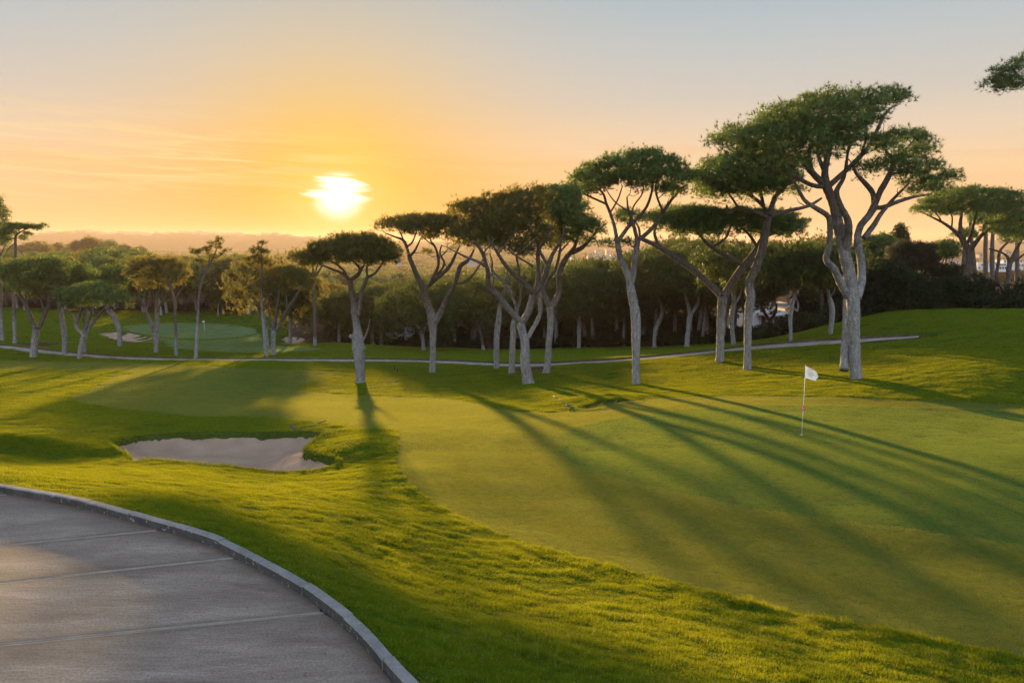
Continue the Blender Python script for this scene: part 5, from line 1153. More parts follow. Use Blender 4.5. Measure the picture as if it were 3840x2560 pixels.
def flagfn(x, y, t):   # x,y in zoom pixels of the flag plane
    p = np.array([zf(a, b) for a, b in zip(np.atleast_1d(x), np.atleast_1d(y))])
    k = np.clip((np.atleast_1d(x)-300)/220, 0, 1)
    p[:, 1] += -.10*k + .03*np.sin(k*5.5 + np.atleast_1d(y)*.008)*k**.5 + t
    return p
fl = [(305,158),(340,174),(380,194),(420,214),(460,238),(490,270),(508,304),(523,342),(494,384),(466,426),(430,417),(380,402),(340,388),(290,371),(293,320),(297,260),(301,200)]
fcl = cloth('flag', [(x, y) for x, y in fl], flagfn, M['cloth'], flag, 9.0, .004)
# sdf() margin works in zoom pixels here; lettering and emblem sit 3 mm proud of the cloth
for txt, cx, cy, sz in (('Dom Pedro', 386, 308, 22),):   # the only line that can be read
    V, F_ = glyph_mesh(txt, sz); ang_ = .30
    X_ = cx + V[:,0]*math.cos(ang_) + V[:,1]*math.sin(ang_); Y_ = cy + V[:,0]*math.sin(ang_) - V[:,1]*math.cos(ang_)
    obj_np('lettering', flagfn(X_, Y_, -.006), tri(F_), [M['ink']], None, False, fcl)
bars = []      # the two smaller lines are too blurred to read: rows of short strokes
for cx, cy, hw in ((380, 324, 34), (372, 341, 38)):
    for q in np.arange(-hw, hw, 7.0):
        x0, x1 = q, q + 4.6; pts_ = [(x0, -3.0), (x1, -3.0), (x1, 3.0), (x0, 3.0)]
        bars.append([(cx + a*math.cos(.3) - b*math.sin(.3), cy + a*math.sin(.3) + b*math.cos(.3)) for a, b in pts_])
bars = np.array(bars).reshape(-1, 2); obj_np('lettering', flagfn(bars[:,0], bars[:,1], -.006), np.arange(len(bars)).reshape(-1, 4), [M['ink']], None, False, fcl)
E_ = []; ET = []
for ex, ey, s in ((384,270,7),(400,268,8),(416,276,7)):
    k = len(E_); E_ += [(ex-s,ey+s*1.6),(ex+s,ey+s*2.0),(ex+s*.5,ey),(ex,ey-s*1.6),(ex-s*.6,ey)]; ET += [(k,k+1,k+2),(k,k+2,k+4),(k+4,k+2,k+3)]
E_ = np.array(E_, float); obj_np('emblem', flagfn(E_[:,0], E_[:,1], -.006), np.array(ET), [M['gold']], None, False, fcl)
def penfn(x, y, t):
    p = np.array([zf(a, b) for a, b in zip(np.atleast_1d(x), np.atleast_1d(y))]); p[:, 1] += -.016 + .012*np.sin(np.atleast_1d(x)*.11) + t; return p
pn = cloth('pennant', [(246,872),(258,880),(270,905),(284,940),(270,962),(250,975),(232,990),(213,972),(214,945),(228,915),(238,890)], penfn, M['red'], flag, 9.0, .004)
pb = []
for (x0, y0, x1, y1) in ((228,938,246,902),(238,950,262,922),(222,958,236,948)):
    L = math.hypot(x1-x0, y1-y0); ux, uy = -(y1-y0)/L*3.5, (x1-x0)/L*3.5; pb.append([(x0-ux,y0-uy),(x1-ux,y1-uy),(x1+ux,y1+uy),(x0+ux,y0+uy)])
pb = np.array(pb).reshape(-1, 2); obj_np('lettering', penfn(pb[:,0], pb[:,1], -.006), np.arange(len(pb)).reshape(-1, 4), [M['white']], None, False, pn)
# far flag
fz = hit(767, 1241, 100); D2 = fz[1]
f2 = empty('flagstick', tuple(fz), 'tiny white flag on the distant green at the left', 'golf flag')
hh = 41*D2/F; mb = MB(); mb.tube(np.array([(0,0,-.1),(0,0,hh)]), .02, 6); mb.build('pole', M['white'], f2, True)
def f2fn(x, y, t):
    x, y = np.atleast_1d(x), np.atleast_1d(y); return np.c_[x, .08*np.sin(x*6)+t, y]
cloth('flag', [(0,hh-.02),(-.10,hh-.10),(-.22,hh-.22),(-.36,hh-.38),(-.20,hh-.36),(0,hh-.33)], f2fn, M['cloth'], f2, .08, .01)
# bunker rakes
def rake(hu, hv, gu, gv_, label, head_ang, tmin, rise):
    a = hit(hu, hv, tmin, lambda x, y: Hs(x, y, cut=False)); b0 = at(gu, gv_, a[1] + rise)
    r = empty('bunker_rake', tuple(a), label, 'rake'); b = b0 - a
    mb = MB(); mb.tube(np.array([(0,0,.06), b*.5+[0,0,-.02], b]), .014, 8); mb.build('handle', M['greymetal'], r, True)
    mb = MB(); mb.tube(np.array([b*.72, b*1.0]), .019, 8); mb.build('grip', M['dark'], r, True)
    c, s = math.cos(head_ang), math.sin(head_ang); u_ = np.array([c*.9, s*.35, -abs(s)*.55]); u_ /= np.linalg.norm(u_)
    mb = MB(); P = np.array([-u_*.30, u_*.30]) + [0,0,.05]; mb.tube(P, .03, 6)
    for k in np.linspace(-.28, .28, 13): mb.tube(np.array([u_*k + [0,0,.05], u_*k + [0,-.03,-.05]]), [.010, .005], 5)
    mb.build('rake_head', M['greymetal'], r, True); return r
rake(1108, 1615, 1222, 1577, 'grey rake lying on the far lip of the near bunker', -.9, 15, .9)
rake(2145, 1530, 2074, 1483, 'dark rake leaning out of the hidden bunker behind the green', .6, 20, 1.6)
for (u, v, h, lab) in ((1480,1388,.42,'short dark post, left and taller of two beside the slender forked pine'),(1491,1397,.36,'short dark post, right of two beside the slender forked pine')):
    p = hit(u, v, 20, lambda x, y: Hs(x, y, cut=False)); o = empty('marker_post', tuple(p), lab, 'post', 'marker posts'); mb = MB(); mb.tube(np.array([(0,0,-.1),(0,0,h*.9),(0.01,0,h)]), [.04,.04,.03], 8); mb.build('post', M['dark'], o, True)
    mb = MB(); mb.tube(np.array([(0,0,h*.92),(0,0,h*1.05)]), [.055,.05], 8); mb.build('cap', M['greymetal'], o, True)
# needles and dry blades blown onto the path
mb = MB(); g = np.random.default_rng(55); k = 0
while k < 420:
    s_ = g.uniform(kl[0]+8, kl[-1]-8); p = kat(s_); d = kat(s_+.05)-kat(s_-.05); d /= np.linalg.norm(d); nr = np.array([-d[1], d[0]])
    q = p - nr*(.02 + g.exponential(.35)); 
    if not inside(PATHPOLY, np.array([q[0]]), np.array([q[1]]))[0]: continue
    a = g.uniform(0, 3.14); L = g.uniform(.02, .09); w_ = g.uniform(.002, .005); c = np.array([math.cos(a), math.sin(a)])*L/2; n_ = np.array([-c[1], c[0]])/L*2*w_
    mb.add([(*(q-c-n_), PZ+.003), (*(q+c-n_*.4), PZ+.006), (*(q+c+n_*.4), PZ+.006), (*(q-c+n_), PZ+.003)], [(0,1,2,3)]); k += 1
tag(mb.build('fallen_needles', simple('dry_litter', (.12,.085,.045), .9, 30, .4)), 'dry pine needles and clippings blown along the kerb', 'plant litter', None, 'stuff')
# ------------------------------------------------------------------ houses
M['wall'] = simple('white_render', (.62,.63,.66), .85, 3, .10, .1); M['pink'] = simple('pink_render', (.45,.36,.33), .85, 3, .15, .1); M['roofgrey'] = simple('flat_roof', (.20,.19,.19), .8, 4, .2)
M['valleywall'] = simple('valley_pale_render', (.34,.31,.30), .85, 3, .1)
M['tile'] = simple('roof_tiles', (.33,.20,.15), .85, 14, .35, .3); M['door'] = simple('dark_door', (.022,.022,.028), .4, 6, .2); M['glass'] = simple('dark_glass', (.05,.06,.07), .12, 2, .2, 0, .6)
M['stone'] = simple('retaining_stone', (.20,.16,.12), .9, 4, .4, .5)
M['globe'] = simple('lamp_globe', (.62,.50,.42), .3, 3, .08, 0, .5)
HD = 150.0
def hz(zx, zy, d=HD): return at(2600 + zx*.2551, 1020 + zy*.2551, d)
def block(mb, zx0, zx1, zy0, zy1, d0, d1, f=hz, hd=HD):
    a, b = f(zx0, zy1), f(zx1, zy0); mb.box((a[0], d0, a[2]), (b[0], d1, b[2])); return mb
h1 = empty('house', tuple(hz(1000, 820)), 'white flat roofed modern house with dark door behind the grove', 'house'); o_ = np.array(h1.location)
def part(name, fnb, mat, parent):
    mb = MB(); fnb(mb); mb.V = [v - o_ for v in mb.V]; return mb.build(name, mat, parent)
def wedge(mb, pts, d0, d1):
    mb2 = MB(); P = [hz(x, y) for x, y in pts]; n = len(P)
    V = [(p[0], d0, p[2]) for p in P] + [(p[0], d1, p[2]) for p in P]
    mb.add(V, [(i, (i+1) % n, n+(i+1) % n, n+i) for i in range(n)], [(0, i+1, i) for i in range(1, n-1)] + [(n, n+i, n+i+1) for i in range(1, n-1)])
part('wall', lambda m: wedge(m, [(830,900),(1400,900),(1400,585),(1250,560),(1100,520),(960,492),(830,490)], HD, HD+3), M['wall'], h1)
part('roof', lambda m: wedge(m, [(860,488),(1125,512),(1400,512),(1500,470),(980,468)], HD+1.2, HD+3.4), M['roofgrey'], h1)
part('parapet', lambda m: block(m, 1130, 1520, 505, 560, HD+3.6, HD+4.0), M['wall'], h1)
part('door', lambda m: block(m, 997, 1060, 640, 800, HD-.06, HD+.1), M['door'], h1)
part('canopy', lambda m: (block(m, 932, 1012, 590, 628, HD-1.2, HD-.02), block(m, 1014, 1162, 592, 648, HD-1.5, HD-.03)), M['pink'], h1)
part('post', lambda m: block(m, 940, 950, 628, 830, HD-1.15, HD-1.05), M['door'], h1)
part('window', lambda m: block(m, 1208, 1226, 655, 712, HD-.05, HD+.1), M['glass'], h1)
part('chimney', lambda m: block(m, 1126, 1172, 415, 500, HD+4, HD+5), M['pink'], h1)
part('awning', lambda m: block(m, 1150, 1390, 628, 648, HD-1.3, HD-.02), M['pink'], h1)
part('downpipe', lambda m: block(m, 928, 966, 505, 545, HD-.25, HD-.02), M['roofgrey'], h1)
h2 = empty('house', tuple(hz(690, 760, HD+3)), 'small white house wing seen between trunks left of the dark door house', 'house'); o_ = np.array(h2.location)
part('wall', lambda m: (block(m, 612, 800, 560, 860, HD+3, HD+4.2), block(m, 665, 730, 528, 560, HD+3.4, HD+4), block(m, 628, 664, 470, 560, HD+3.3, HD+3.9)), M['wall'], h2)
part('roof', lambda m: block(m, 600, 805, 552, 559.5, HD+2.8, HD+4.4), M['roofgrey'], h2); part('window', lambda m: block(m, 700, 740, 640, 700, HD+2.95, HD+3.1), M['glass'], h2)
h3 = empty('house', tuple(hz(1650, 760, HD+6)), 'pink rendered house with low roof right of the white house', 'house'); o_ = np.array(h3.location)
part('wall', lambda m: block(m, 1500, 1790, 585, 700, HD+6, HD+13), M['pink'], h3); part('roof', lambda m: wedge(m, [(1490,584),(1800,584),(1740,530),(1540,495)], HD+5.6, HD+13.5), M['tile'], h3)
part('garden_wall', lambda m: block(m, 1640, 1800, 705, 860, HD+4, HD+4.6), M['stone'], h3)
h4 = empty('house', tuple(hz(1580, 470, HD+34)), 'white upper storey house glimpsed above the pink roof', 'house'); o_ = np.array(h4.location)
part('wall', lambda m: (block(m, 1515, 1650, 300, 540, HD+34, HD+40), block(m, 1400, 1600, 395, 560, HD+32, HD+33.9)), M['wall'], h4); part('roof', lambda m: block(m, 1505, 1660, 262, 299, HD+33.6, HD+40.4), M['roofgrey'], h4); part('window', lambda m: (block(m, 1540, 1570, 330, 375, HD+33.95, HD+34.1),), M['glass'], h4)
for zx, zy, r, lab in ((1495,648,32,'larger round globe street lamp by the pink house'),(1647,660,20,'smaller round globe street lamp farther right by the pink house')):
    d = HD-6 if r > 25 else HD+2; c = hz(zx, zy, d); g0 = float(Hs(np.array([c[0]]), np.array([d]), cut=False)[0]); L = empty('globe_lamp', (c[0], d, g0), lab, 'street lamp', 'globe lamps'); rr = r*.2551*d/F; zc = c[2]-g0
    mb = MB(); th_ = np.linspace(-np.pi/2, np.pi/2, 10); mb.tube(np.c_[np.zeros(10), np.zeros(10), zc + np.sin(th_)*rr], np.maximum(np.cos(th_)*rr, .003), 14, False); mb.build('globe', M['globe'], L, True)
    mb = MB(); mb.tube(np.array([(0,0,-.2),(0,0,zc-rr*.95)]), .045, 8); mb.tube(np.array([(0,0,zc-rr*1.15),(0,0,zc-rr*.9)]), .10, 8); mb.build('pole', M['dark'], L, True)
def villa(label, bx, D, boxes, roofs, wins, name='house', cat='house', group=None, chim=(), wm='wall', rm='tile', depth=9):
    """boxes, roofs, windows in photo pixels at distance D"""
    global o_
    mid = at((bx[0]+bx[2])/2, bx[3], D); h = empty(name, tuple(mid), label, cat, group); o_ = np.array(mid)
    f = lambda u, v: at(u, v, D)
    def bk(m, q, d0, d1):
        a, b = f(q[0], q[3]), f(q[2], q[1]); m.box((a[0], d0, a[2]), (b[0], d1, b[2]))
    def bx_(m):
        for k, q in enumerate(boxes): bk(m, q, D+k*.8+(0.003*k), D+depth)
    part('wall', bx_, M[wm], h)
    for q in roofs:
        def rf(m, q=q):
            a, b = f(q[0], q[3]), f(q[2], q[1]); e = .25
            m.add([(a[0]-e, D-.4, a[2]), (b[0]+e, D-.4, a[2]), (b[0]+e, D+depth+.4, a[2]), (a[0]-e, D+depth+.4, a[2]), (a[0]+(b[0]-a[0])*.15, D+depth*.5, b[2]), (b[0]-(b[0]-a[0])*.15, D+depth*.5, b[2])], [(0,1,5,4),(2,3,4,5),(0,3,2,1)], [(1,2,5),(3,0,4)])
        part('roof', rf, M[rm], h)
    for q in wins: part('window', lambda m, q=q: bk(m, q, D-.08, D+.1), M['glass'], h)
    for q in chim: part('chimney', lambda m, q=q: bk(m, q, D+depth*.3, D+depth*.3+1.0), M[wm], h)
    return h
villa('white house roof with two chimneys glimpsed beyond the needle bank', (1085,1132,1180,1175), 178, [(1088,1146,1178,1180)], [(1085,1134,1140,1147)], [(1150,1152,1162,1162)], chim=[(1136,1137,1142,1150),(1158,1136,1165,1150)], rm='wall')
villa('bluish white house half hidden by trees left of the grove', (1425,1205,1535,1265), 128, [(1428,1222,1532,1275),(1460,1208,1500,1224)], [(1425,1212,1490,1222)], [(1445,1232,1458,1246),(1500,1232,1516,1248)])
villa('low white house strip visible under the grove canopy near the forked pine', (1655,1185,1740,1215), 140, [(1655,1192,1690,1225),(1702,1190,1738,1225)], [(1652,1186,1742,1191)], [(1665,1200,1675,1208)])
ED = 420
def ez(zx, zy): return (3240+zx*.4464, 600+zy*.4464)
def ebx(a, b, c, d): return ez(a, b) + ez(c, d)
villa('pale terraced house with a wide dark window, left end of the hillside row', ebx(950,858,1045,920), ED, [ebx(952,862,1042,925),ebx(952,888,1042,925)], [], [ebx(985,874,1012,886),ebx(962,900,975,912),ebx(1018,900,1032,912)], cat='house', group='white terraces on the right hillside')
villa('white terrace block with arched balconies in the middle of the hillside row', ebx(1040,860,1210,935), ED-4, [ebx(1042,864,1130,940),ebx(1132,868,1208,940)], [ebx(1040,855,1132,864)], [ebx(x,872,x+13,886) for x in (1052,1078,1104,1140,1160,1180)] + [ebx(x,898,x+14,914) for x in (1055,1084,1112,1140,1162,1184)], cat='house', group='white terraces on the right hillside')
villa('taller white terrace block nearest the right edge of the frame', ebx(1165,825,1350,915), ED+6, [ebx(1167,836,1260,925),ebx(1262,850,1350,925)], [ebx(1165,826,1215,836)], [ebx(x,845,x+12,858) for x in (1180,1205,1232,1285,1315)] + [ebx(x,876,x+13,890) for x in (1275,1300,1326)], cat='house', group='white terraces on the right hillside')
villa('sunlit orange tinted house high on the right hillside', ebx(1190,760,1240,800), 620, [ebx(1192,768,1238,800)], [ebx(1190,758,1240,768)], [ebx(1200,776,1210,786),ebx(1220,776,1230,786)], wm='pink')
villa('small pinkish house left of the thin dark pines on the hillside', ebx(965,780,1010,820), 600, [ebx(968,790,1005,822)], [ebx(964,780,1010,790)], [ebx(980,798,990,808)], wm='pink')
villa('pale low house at the foot of the hillside behind the flat topped tree', ebx(700,830,820,880), 520, [ebx(705,842,815,884)], [ebx(700,832,820,842)], [ebx(x,852,x+12,864) for x in (720,750,780)], wm='pink')
# buildings in the valley, hazy and a few pixels high
VB = [((2273,936,2289,950),1500,'white tower block in the hazy valley, left of two'),((2355,939,2371,950),1500,'white tower block in the hazy valley, right of two'),((2230,961,2311,967),1250,'long low white shed in the valley haze'),((2203,949,2252,962),1300,'brown roofed long building in the valley haze'),((2141,966,2152,979),900,'small white house at the foot of the valley trees'),((2233,935,2254,944),1700,'pale distant block behind the brown roofed building'),((2290,952,2345,962),1400,'brown roofed hall right of the white shed'),
      ((567,958,586,970),900,'white house among the hazy woods on the left'),((1484,978,1500,990),900,'white house in the golden haze beside the thick pine'),((1750,978,1786,991),760,'white house between the limbs of the slender forked pine'),((2128,955,2146,964),1300,'small pale building left of the brown roofed one')]
for (b, D, lab) in VB:
    br = 'brown' in lab; w3 = (b[2]-b[0])/4
    villa(lab, b, D, [(b[0], b[1]+(3 if br else 1), b[2], b[3]+8)], [(b[0]-1, b[1], b[2]+1, b[1]+3.2)] if br else [(b[0], b[1]-1.5, b[0]+w3*1.6, b[1]+1)], [(b[0]+w3*(k+.3), (b[1]+b[3])/2-1, b[0]+w3*(k+.6), (b[1]+b[3])/2+1.5) for k in (.4, 1.4, 2.4)], name='building', cat='building', depth=14, wm='valleywall')
# ------------------------------------------------------------------ far hills and the town on them
RL = [(-900,885),(-300,884),(0,880),(120,876),(200,871),(260,867),(320,870),(450,875),(560,876),(640,873),(700,872),(780,876),(860,877),(940,879),(1040,878),(1150,883),(1300,890),(1500,900),(1700,906),(1900,906),(2050,903),(2180,899),(2260,899),(2400,903),(2550,906),(2800,912),(3100,916),(3250,917),(3400,914),(3520,909),(3700,900),(3840,905),(4200,915),(4800,922)]
def rv(u): return np.interp(u, [a for a, _ in RL], [b for _, b in RL])
def hillmat(name, c):
    t = NT(name); p = t.pos(); f = t.noise(p, .006, 6, .7); f2 = t.noise(p, .03, 5, .7)
    k = t.ramp(f, [(.3, tuple(q*.6 for q in c) + (1,)), (.55, c + (1,)), (.7, (c[0]*2.2, c[1]*1.7, c[2]*1.6, 1))])
    k = t.mix(.5, k, t.ramp(f2, [(.35, (.3,.3,.3,1)), (.65, (1,1,1,1))]), 'MULTIPLY')
    return t.done(t.pbsdf(k, .95, None, .05))
def hills(name, D0, D1, du, off, amp, seed, mat, depth=12):
    us = np.arange(-1200, 5100, du); ds = np.linspace(0, 1, depth); V = []
    for q in ds:
        d = D0 + (D1-D0)*q; prof = math.sin(min(q/.7, 1)*math.pi/2)**1.3
        zr = np.array([at(u, rv(u)+off, D0+(D1-D0)*.7)[2] for u in us]); zb = at(1920, HV+F*.0158, 1)[2]*0 - 62.0
        nz = vnoise(us*.02, np.full(len(us), q*6), seed)*.5 + vnoise(us*.09, np.full(len(us), q*14), seed+1)*.3 + vnoise(us*.3, np.full(len(us), q*3), seed+2)*.15
        z = zb + (zr-zb)*prof + nz*amp*(.25 + q)*(q < .95); z = np.where(q > .75, z - (q-.75)*160, z)
        x = np.array([at(u, 900, d)[0] for u in us]); V.append(np.c_[x, np.full(len(us), d), z])
    n = len(us); V = np.vstack(V); i = (np.arange(depth-1)[:, None]*n + np.arange(n-1)[None]).ravel()
    return tag(obj_np(name, V, np.stack([i, i+1, i+n+1, i+n], -1), [mat], None, True), kind='structure')
hills('hills', 3500, 5200, 7, 0, 9, 71, hillmat('hill_woods', (.045,.045,.025)), 26)
hills('far_hills', 6400, 7800, 9, -1.0, 8, 75, hillmat('far_hill_woods', (.05,.05,.03)), 10)
bg3 = bpy.data.objects['hills'].data; hv_ = np.array([v.co[:] for v in bg3.vertices])
M['farwall'] = simple('far_white_walls', (.36,.33,.32), .9, .05, .1)
def hill_z(x, d):
    k = np.argmin((hv_[:, 0]-x)**2 + (hv_[:, 1]-d)**2*.6); return hv_[k, 2]
prt = []
for k in range(4):
    mb = MB(); g = np.random.default_rng(800+k); mb.box((-9,-5,-6),(9,5,6)); mb.box((-6+k,-4.6,6),(3+k,4,9)); mb.box((9.01,-4,-6),(14+2*k,4.5,3+k)); 
    me = mesh_np('building', np.concatenate(mb.V), [np.concatenate(mb.Q)], [M['farwall']]); prt.append(me)
g = np.random.default_rng(77); nb = 0
while nb < 110:
    u = g.choice([g.uniform(60, 360), g.uniform(300, 560), g.uniform(480, 1180), g.uniform(600, 900)]); q = g.uniform(.42, .70)**.8; d = 3500 + 1700*min(q, .7)
    x = at(u, 900, d)[0]; z = hill_z(x, d)
    o = put(bpy.data.objects.new('building', prt[nb % 4])); o.location = (x, d, z+2); s_ = g.uniform(.7, 1.25); o.scale = (s_*g.uniform(.8, 1.8), s_, s_*g.uniform(.55, 1.0)); o.rotation_euler = (0, 0, g.normal(0, .25))
    tag(o, 'tiny pale building of the town along the hazy hilltop', 'building', 'hilltop town buildings'); nb += 1
for k in range(26):
    u = g.uniform(150, 480) if k < 16 else g.uniform(2150, 3800); d = 3560 + g.uniform(0, 260); x = at(u, 900, d)[0]; z = hill_z(x, d)
    o = put(bpy.data.objects.new('building', prt[k % 4])); o.location = (x, d, z+2); s_ = g.uniform(.5, .9); o.scale = (s_*1.3, s_, s_*.7); o.rotation_euler = (0, 0, g.normal(0, .3))
    tag(o, 'tiny pale building low on the hazy hillside', 'building', 'hillside buildings')
cr_ = empty('tower_crane', tuple(at(449, 886, 4500)), 'tower crane standing on the hazy hilltop', 'crane'); mb = MB(); mb.box((-1.3,-1.3,-20),(1.3,1.3,22)); mb.build('mast', M['dark'], cr_)
mb = MB(); mb.tube(np.array([(-14,0,27.5),(0,0,23),(9,0,20.5)]), [.8,1.3,1.0], 4); mb.box((6,-1.4,16),(10,1.4,20)); mb.build('jib', M['dark'], cr_)
for u, v0, v1, lab in ((782,884,868,'left one of two thin masts on the hilltop'),(804,884,871,'right one of two thin masts on the hilltop')):
    b = at(u, v0, 4600); o = empty('mast', tuple(b), lab, 'mast', 'hilltop masts'); mb = MB(); H_ = (v0-v1)*4600/F; mb.tube(np.array([(0,0,-10),(0,0,H_)]), [1.6,.9], 5); mb.build('pole', M['dark'], o); mb = MB(); mb.box((-3,-.5,H_*.8),(3,.5,H_*.9)); mb.build('crossbar', M['dark'], o)
# ------------------------------------------------------------------ the far woods, one mass
wd = [clump_obj('woodland_crown', 600+k, m_, 420, .30, .13) for k, m_ in enumerate(('needle', 'needle', 'needle_olive', 'shrubleaf'))]
pts = []; hs = []
for d0, d1, st, hh in ((425,620,9,6.5),(620,900,13,8),(900,1400,19,9.5),(1400,2200,30,12),(2200,3600,48,15)):
    d = d0
    while d < d1:
        xs = np.arange(-d*.74, d*.74, st); xs = xs + rng.uniform(-.5, .5, len(xs))*st; dd = d + rng.uniform(-.5, .5, len(xs))*st
        den = vnoise(xs*.006, dd*.004, 91)*.5+.5; k = rng.uniform(size=len(xs)) < np.clip(den*1.5, .12, 1)
        pts.append(np.c_[xs, dd][k]); hs.append(hh*rng.uniform(.7, 1.25, k.sum())); d += st
pts = np.vstack(pts); hs = np.concatenate(hs); z = Hs(pts[:,0], pts[:,1], cut=False)
instancer('woodland', np.c_[pts, z - hs*.1], np.c_[np.zeros((len(pts), 2)), rng.uniform(0, 6.28, len(pts))], np.c_[hs*rng.uniform(.8,1.3,len(hs)), hs*rng.uniform(.8,1.3,len(hs)), hs], wd, 'hazy woods filling the valley as one mass', 'woodland')
print('woods', len(pts))
# ------------------------------------------------------------------ the evening haze
mb = MB(); mb.box((-9300,-80,-120),(9300,9600,82)); hz_ = mb.build('haze', None); hz_.data.materials.clear()
t = NT('evening_haze'); v = t.n('ShaderNodeVolumePrincipled', Density=HAZE_D, Anisotropy=HAZE_G); v.inputs['Color'].default_value = HAZE_COL
t.l(v.outputs[0], t.out.inputs['Volume']); hz_.data.materials.append(t.m); tag(hz_, 'thin warm evening haze over the valley', 'haze', None, 'stuff')
# ------------------------------------------------------------------ sky and sun
w = bpy.data.worlds.new('World'); bpy.context.scene.world = w; w.use_nodes = True
class WT(NT):
    def __init__(s, tree):
        s.t = tree; s.t.nodes.clear(); s.out = s.n('ShaderNodeOutputWorld')
t = WT(w.node_tree)
gen = t.coord('Generated')
nv = t.n('ShaderNodeVectorMath', _operation='NORMALIZE'); t.l(gen, nv.inputs[0]); dirv = nv.outputs[0]
sx = t.n('ShaderNodeSeparateXYZ'); t.l(dirv, sx.inputs[0])
el = t.math('MULTIPLY', t.math('ARCSINE', sx.outputs[2]), 180/math.pi)           # elevation, degrees
az = t.math('MULTIPLY', t.math('ARCTAN2', sx.outputs[0], sx.outputs[1]), 180/math.pi)
dt = t.n('ShaderNodeVectorMath', _operation='DOT_PRODUCT'); t.l(dirv, dt.inputs[0]); dt.inputs[1].default_value = tuple(DISC)
ang = t.math('MULTIPLY', t.math('ARCCOSINE', t.math('MINIMUM', dt.outputs['Value'], .999999)), 180/math.pi)
e01 = t.math('DIVIDE', t.math('MAXIMUM', el, 0.0), 90.0)
base = t.ramp(e01, [(0.0, lin(250,190,135)), (2/90, lin(252,200,146)), (4.5/90, lin(246,209,164)), (7/90, lin(231,210,184)), (9.5/90, lin(207,202,192)), (13/90, lin(188,197,200)), (17/90, lin(163,186,199)), (27/90, lin(146,176,200)), (50/90, lin(140,172,204)), (1.0, lin(120,154,196))])
g1 = t.math('EXPONENT', t.math('MULTIPLY', t.math('POWER', t.math('DIVIDE', ang, 7.4), 1.4), -1.0))
lowk = t.math('EXPONENT', t.math('MULTIPLY', t.math('POWER', t.math('DIVIDE', t.math('MAXIMUM', el, 0.0), 7.0), 2.0), -1.0))
wide = t.math('EXPONENT', t.math('MULTIPLY', t.math('POWER', t.math('DIVIDE', ang, 15.0), 2.0), -1.0))
col = t.mix(t.math('MULTIPLY', wide, .3), base, lin(252,208,140))
col = t.mix(t.math('MULTIPLY', t.math('MULTIPLY', wide, lowk), .8), col, lin(255,160,36))
col = t.mix(t.math('MULTIPLY', g1, .95), col, lin(255,200,40))
g2 = t.math('EXPONENT', t.math('MULTIPLY', t.math('POWER', t.math('DIVIDE', ang, 3.3), 2.0), -1.0))
col = t.mix(t.math('MULTIPLY', g2, .55), col, lin(255,238,130))
# thin streaks of cloud
cv = t.n('ShaderNodeCombineXYZ'); t.l(t.math('MULTIPLY', az, .07), cv.inputs[0]); t.l(t.math('ADD', t.math('MULTIPLY', el, 1.1), t.math('MULTIPLY', az, .035)), cv.inputs[1])
st = t.noise(cv.outputs[0], 1.7, 6, .62, .5)
stm = t.ramp(st, [(.46, (0,0,0,1)), (.62, (1,1,1,1))])
band = t.math('EXPONENT', t.math('MULTIPLY', t.math('POWER', t.math('DIVIDE', t.math('SUBTRACT', el, 5.2), 2.2), 2.0), -1.0))
left = t.n('ShaderNodeMapRange', _interpolation_type='SMOOTHSTEP'); t.l(az, left.inputs[0]); left.inputs[1].default_value = -8; left.inputs[2].default_value = -24
cl = t.math('MULTIPLY', t.math('MULTIPLY', stm, band), t.math('ADD', t.math('MULTIPLY', left.outputs[0], .8), .10))
col = t.mix(cl, col, lin(255,226,158))
st2 = t.noise(cv.outputs[0], .8, 5, .6, .3)
col = t.mix(t.math('MULTIPLY', t.math('MULTIPLY', t.ramp(st2, [(.45, (0,0,0,1)), (.7, (1,1,1,1))]), band), .35), col, lin(240,178,92))
# the sun itself, veiled by bars of cloud
sa = math.degrees(math.atan2(DISC[0], DISC[1])); se = math.degrees(math.asin(DISC[2]))
dx = t.math('SUBTRACT', az, sa); dy = t.math('SUBTRACT', el, se)
sv = t.n('ShaderNodeCombineXYZ'); t.l(t.math('MULTIPLY', dx, .12), sv.inputs[0]); t.l(t.math('ADD', t.math('MULTIPLY', dy, 1.6), t.math('MULTIPLY', dx, .12)), sv.inputs[1])
sn = t.noise(sv.outputs[0], 1.15, 3, .5)
up = t.n('ShaderNodeMapRange', _interpolation_type='SMOOTHSTEP'); t.l(dy, up.inputs[0]); up.inputs[1].default_value = -.9; up.inputs[2].default_value = .2
up2 = t.n('ShaderNodeMapRange', _interpolation_type='SMOOTHSTEP'); t.l(dy, up2.inputs[0]); up2.inputs[1].default_value = 2.0; up2.inputs[2].default_value = .9
rx_ = t.math('ADD', t.math('SUBTRACT', ang, t.math('MULTIPLY', t.math('MULTIPLY', t.math('SUBTRACT', sn, .47), 6.0), t.math('MULTIPLY', up.outputs[0], up2.outputs[0]))), t.math('MULTIPLY', t.math('MAXIMUM', dy, 0.0), .35))
disc = t.n('ShaderNodeMapRange', _interpolation_type='SMOOTHSTEP'); t.l(rx_, disc.inputs[0]); disc.inputs[1].default_value = 2.3; disc.inputs[2].default_value = .55
glow = t.n('ShaderNodeMix', _data_type='RGBA'); t.l(disc.outputs[0], glow.inputs[0]); t.l(col, glow.inputs[6]); glow.inputs[7].default_value = (1.7, 1.6, 1.4, 1)
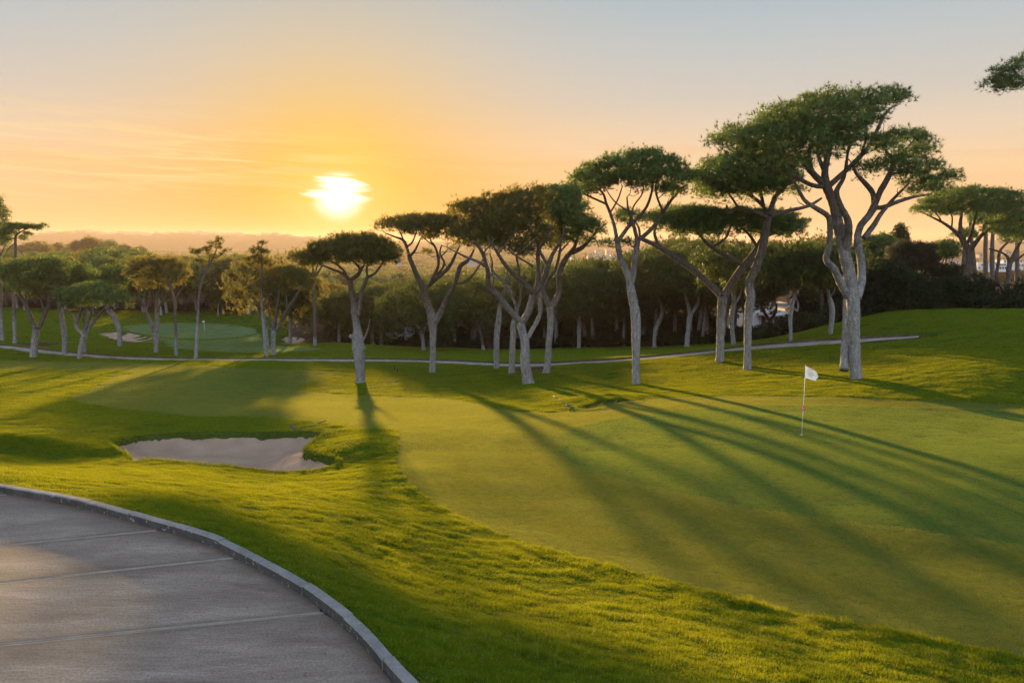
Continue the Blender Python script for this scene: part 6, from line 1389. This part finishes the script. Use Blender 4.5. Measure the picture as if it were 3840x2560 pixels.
# the unseen sky behind the camera, brightened beyond the visible half as added fill
back = t.n('ShaderNodeMapRange', _interpolation_type='SMOOTHSTEP'); t.l(dt.outputs['Value'], back.inputs[0]); back.inputs[1].default_value = .35; back.inputs[2].default_value = -.6
fin = t.mix(back.outputs[0], glow.outputs[2], t.ramp(e01, [(0, (1.4,1.32,1.28,1)), (.2, (1.5,1.6,1.75,1)), (.6, (1.1,1.4,1.75,1)), (1, (.58,.8,1.1,1))]))
bg = t.n('ShaderNodeBackground', Strength=SKY_K); t.l(fin, bg.inputs['Color'])
sk = t.n('ShaderNodeTexSky', _sky_type='NISHITA', _sun_disc=False, _sun_elevation=SUN_EL, _sun_rotation=SUN_AZ, _air_density=1.2, _dust_density=1.5)
bg2 = t.n('ShaderNodeBackground', Strength=NISH_K); t.l(sk.outputs[0], bg2.inputs['Color'])
ad = t.n('ShaderNodeAddShader'); t.l(bg.outputs[0], ad.inputs[0]); t.l(bg2.outputs[0], ad.inputs[1])
t.l(ad.outputs[0], t.out.inputs['Surface'])
sl = bpy.data.lights.new('sun', 'SUN'); sl.energy = SUN_K; sl.angle = R(1.1); sl.color = SUN_COL
so = bpy.data.objects.new('sun', sl); C.objects.link(so)
so.rotation_euler = Vector(SUN).to_track_quat('Z', 'Y').to_euler()
so.location = (SUN[0]*50, SUN[1]*50, SUN[2]*50+20)
sc = bpy.context.scene
sc.render.engine = 'CYCLES'
cy = sc.cycles
cy.use_denoising = True
try: cy.denoiser = 'OPENIMAGEDENOISE'; cy.denoising_input_passes = 'RGB_ALBEDO_NORMAL'; cy.denoising_prefilter = 'NONE'
except Exception: pass
cy.use_adaptive_sampling = True; cy.adaptive_threshold = 0.01
cy.max_bounces = 5; cy.diffuse_bounces = 3; cy.glossy_bounces = 2; cy.transmission_bounces = 3; cy.volume_bounces = 0; cy.transparent_max_bounces = 8
cy.sample_clamp_indirect = 6.0
sc.view_settings.view_transform = 'Standard'; sc.view_settings.look = 'None'; sc.view_settings.gamma = 1.0
sc.view_settings.exposure = EXPO
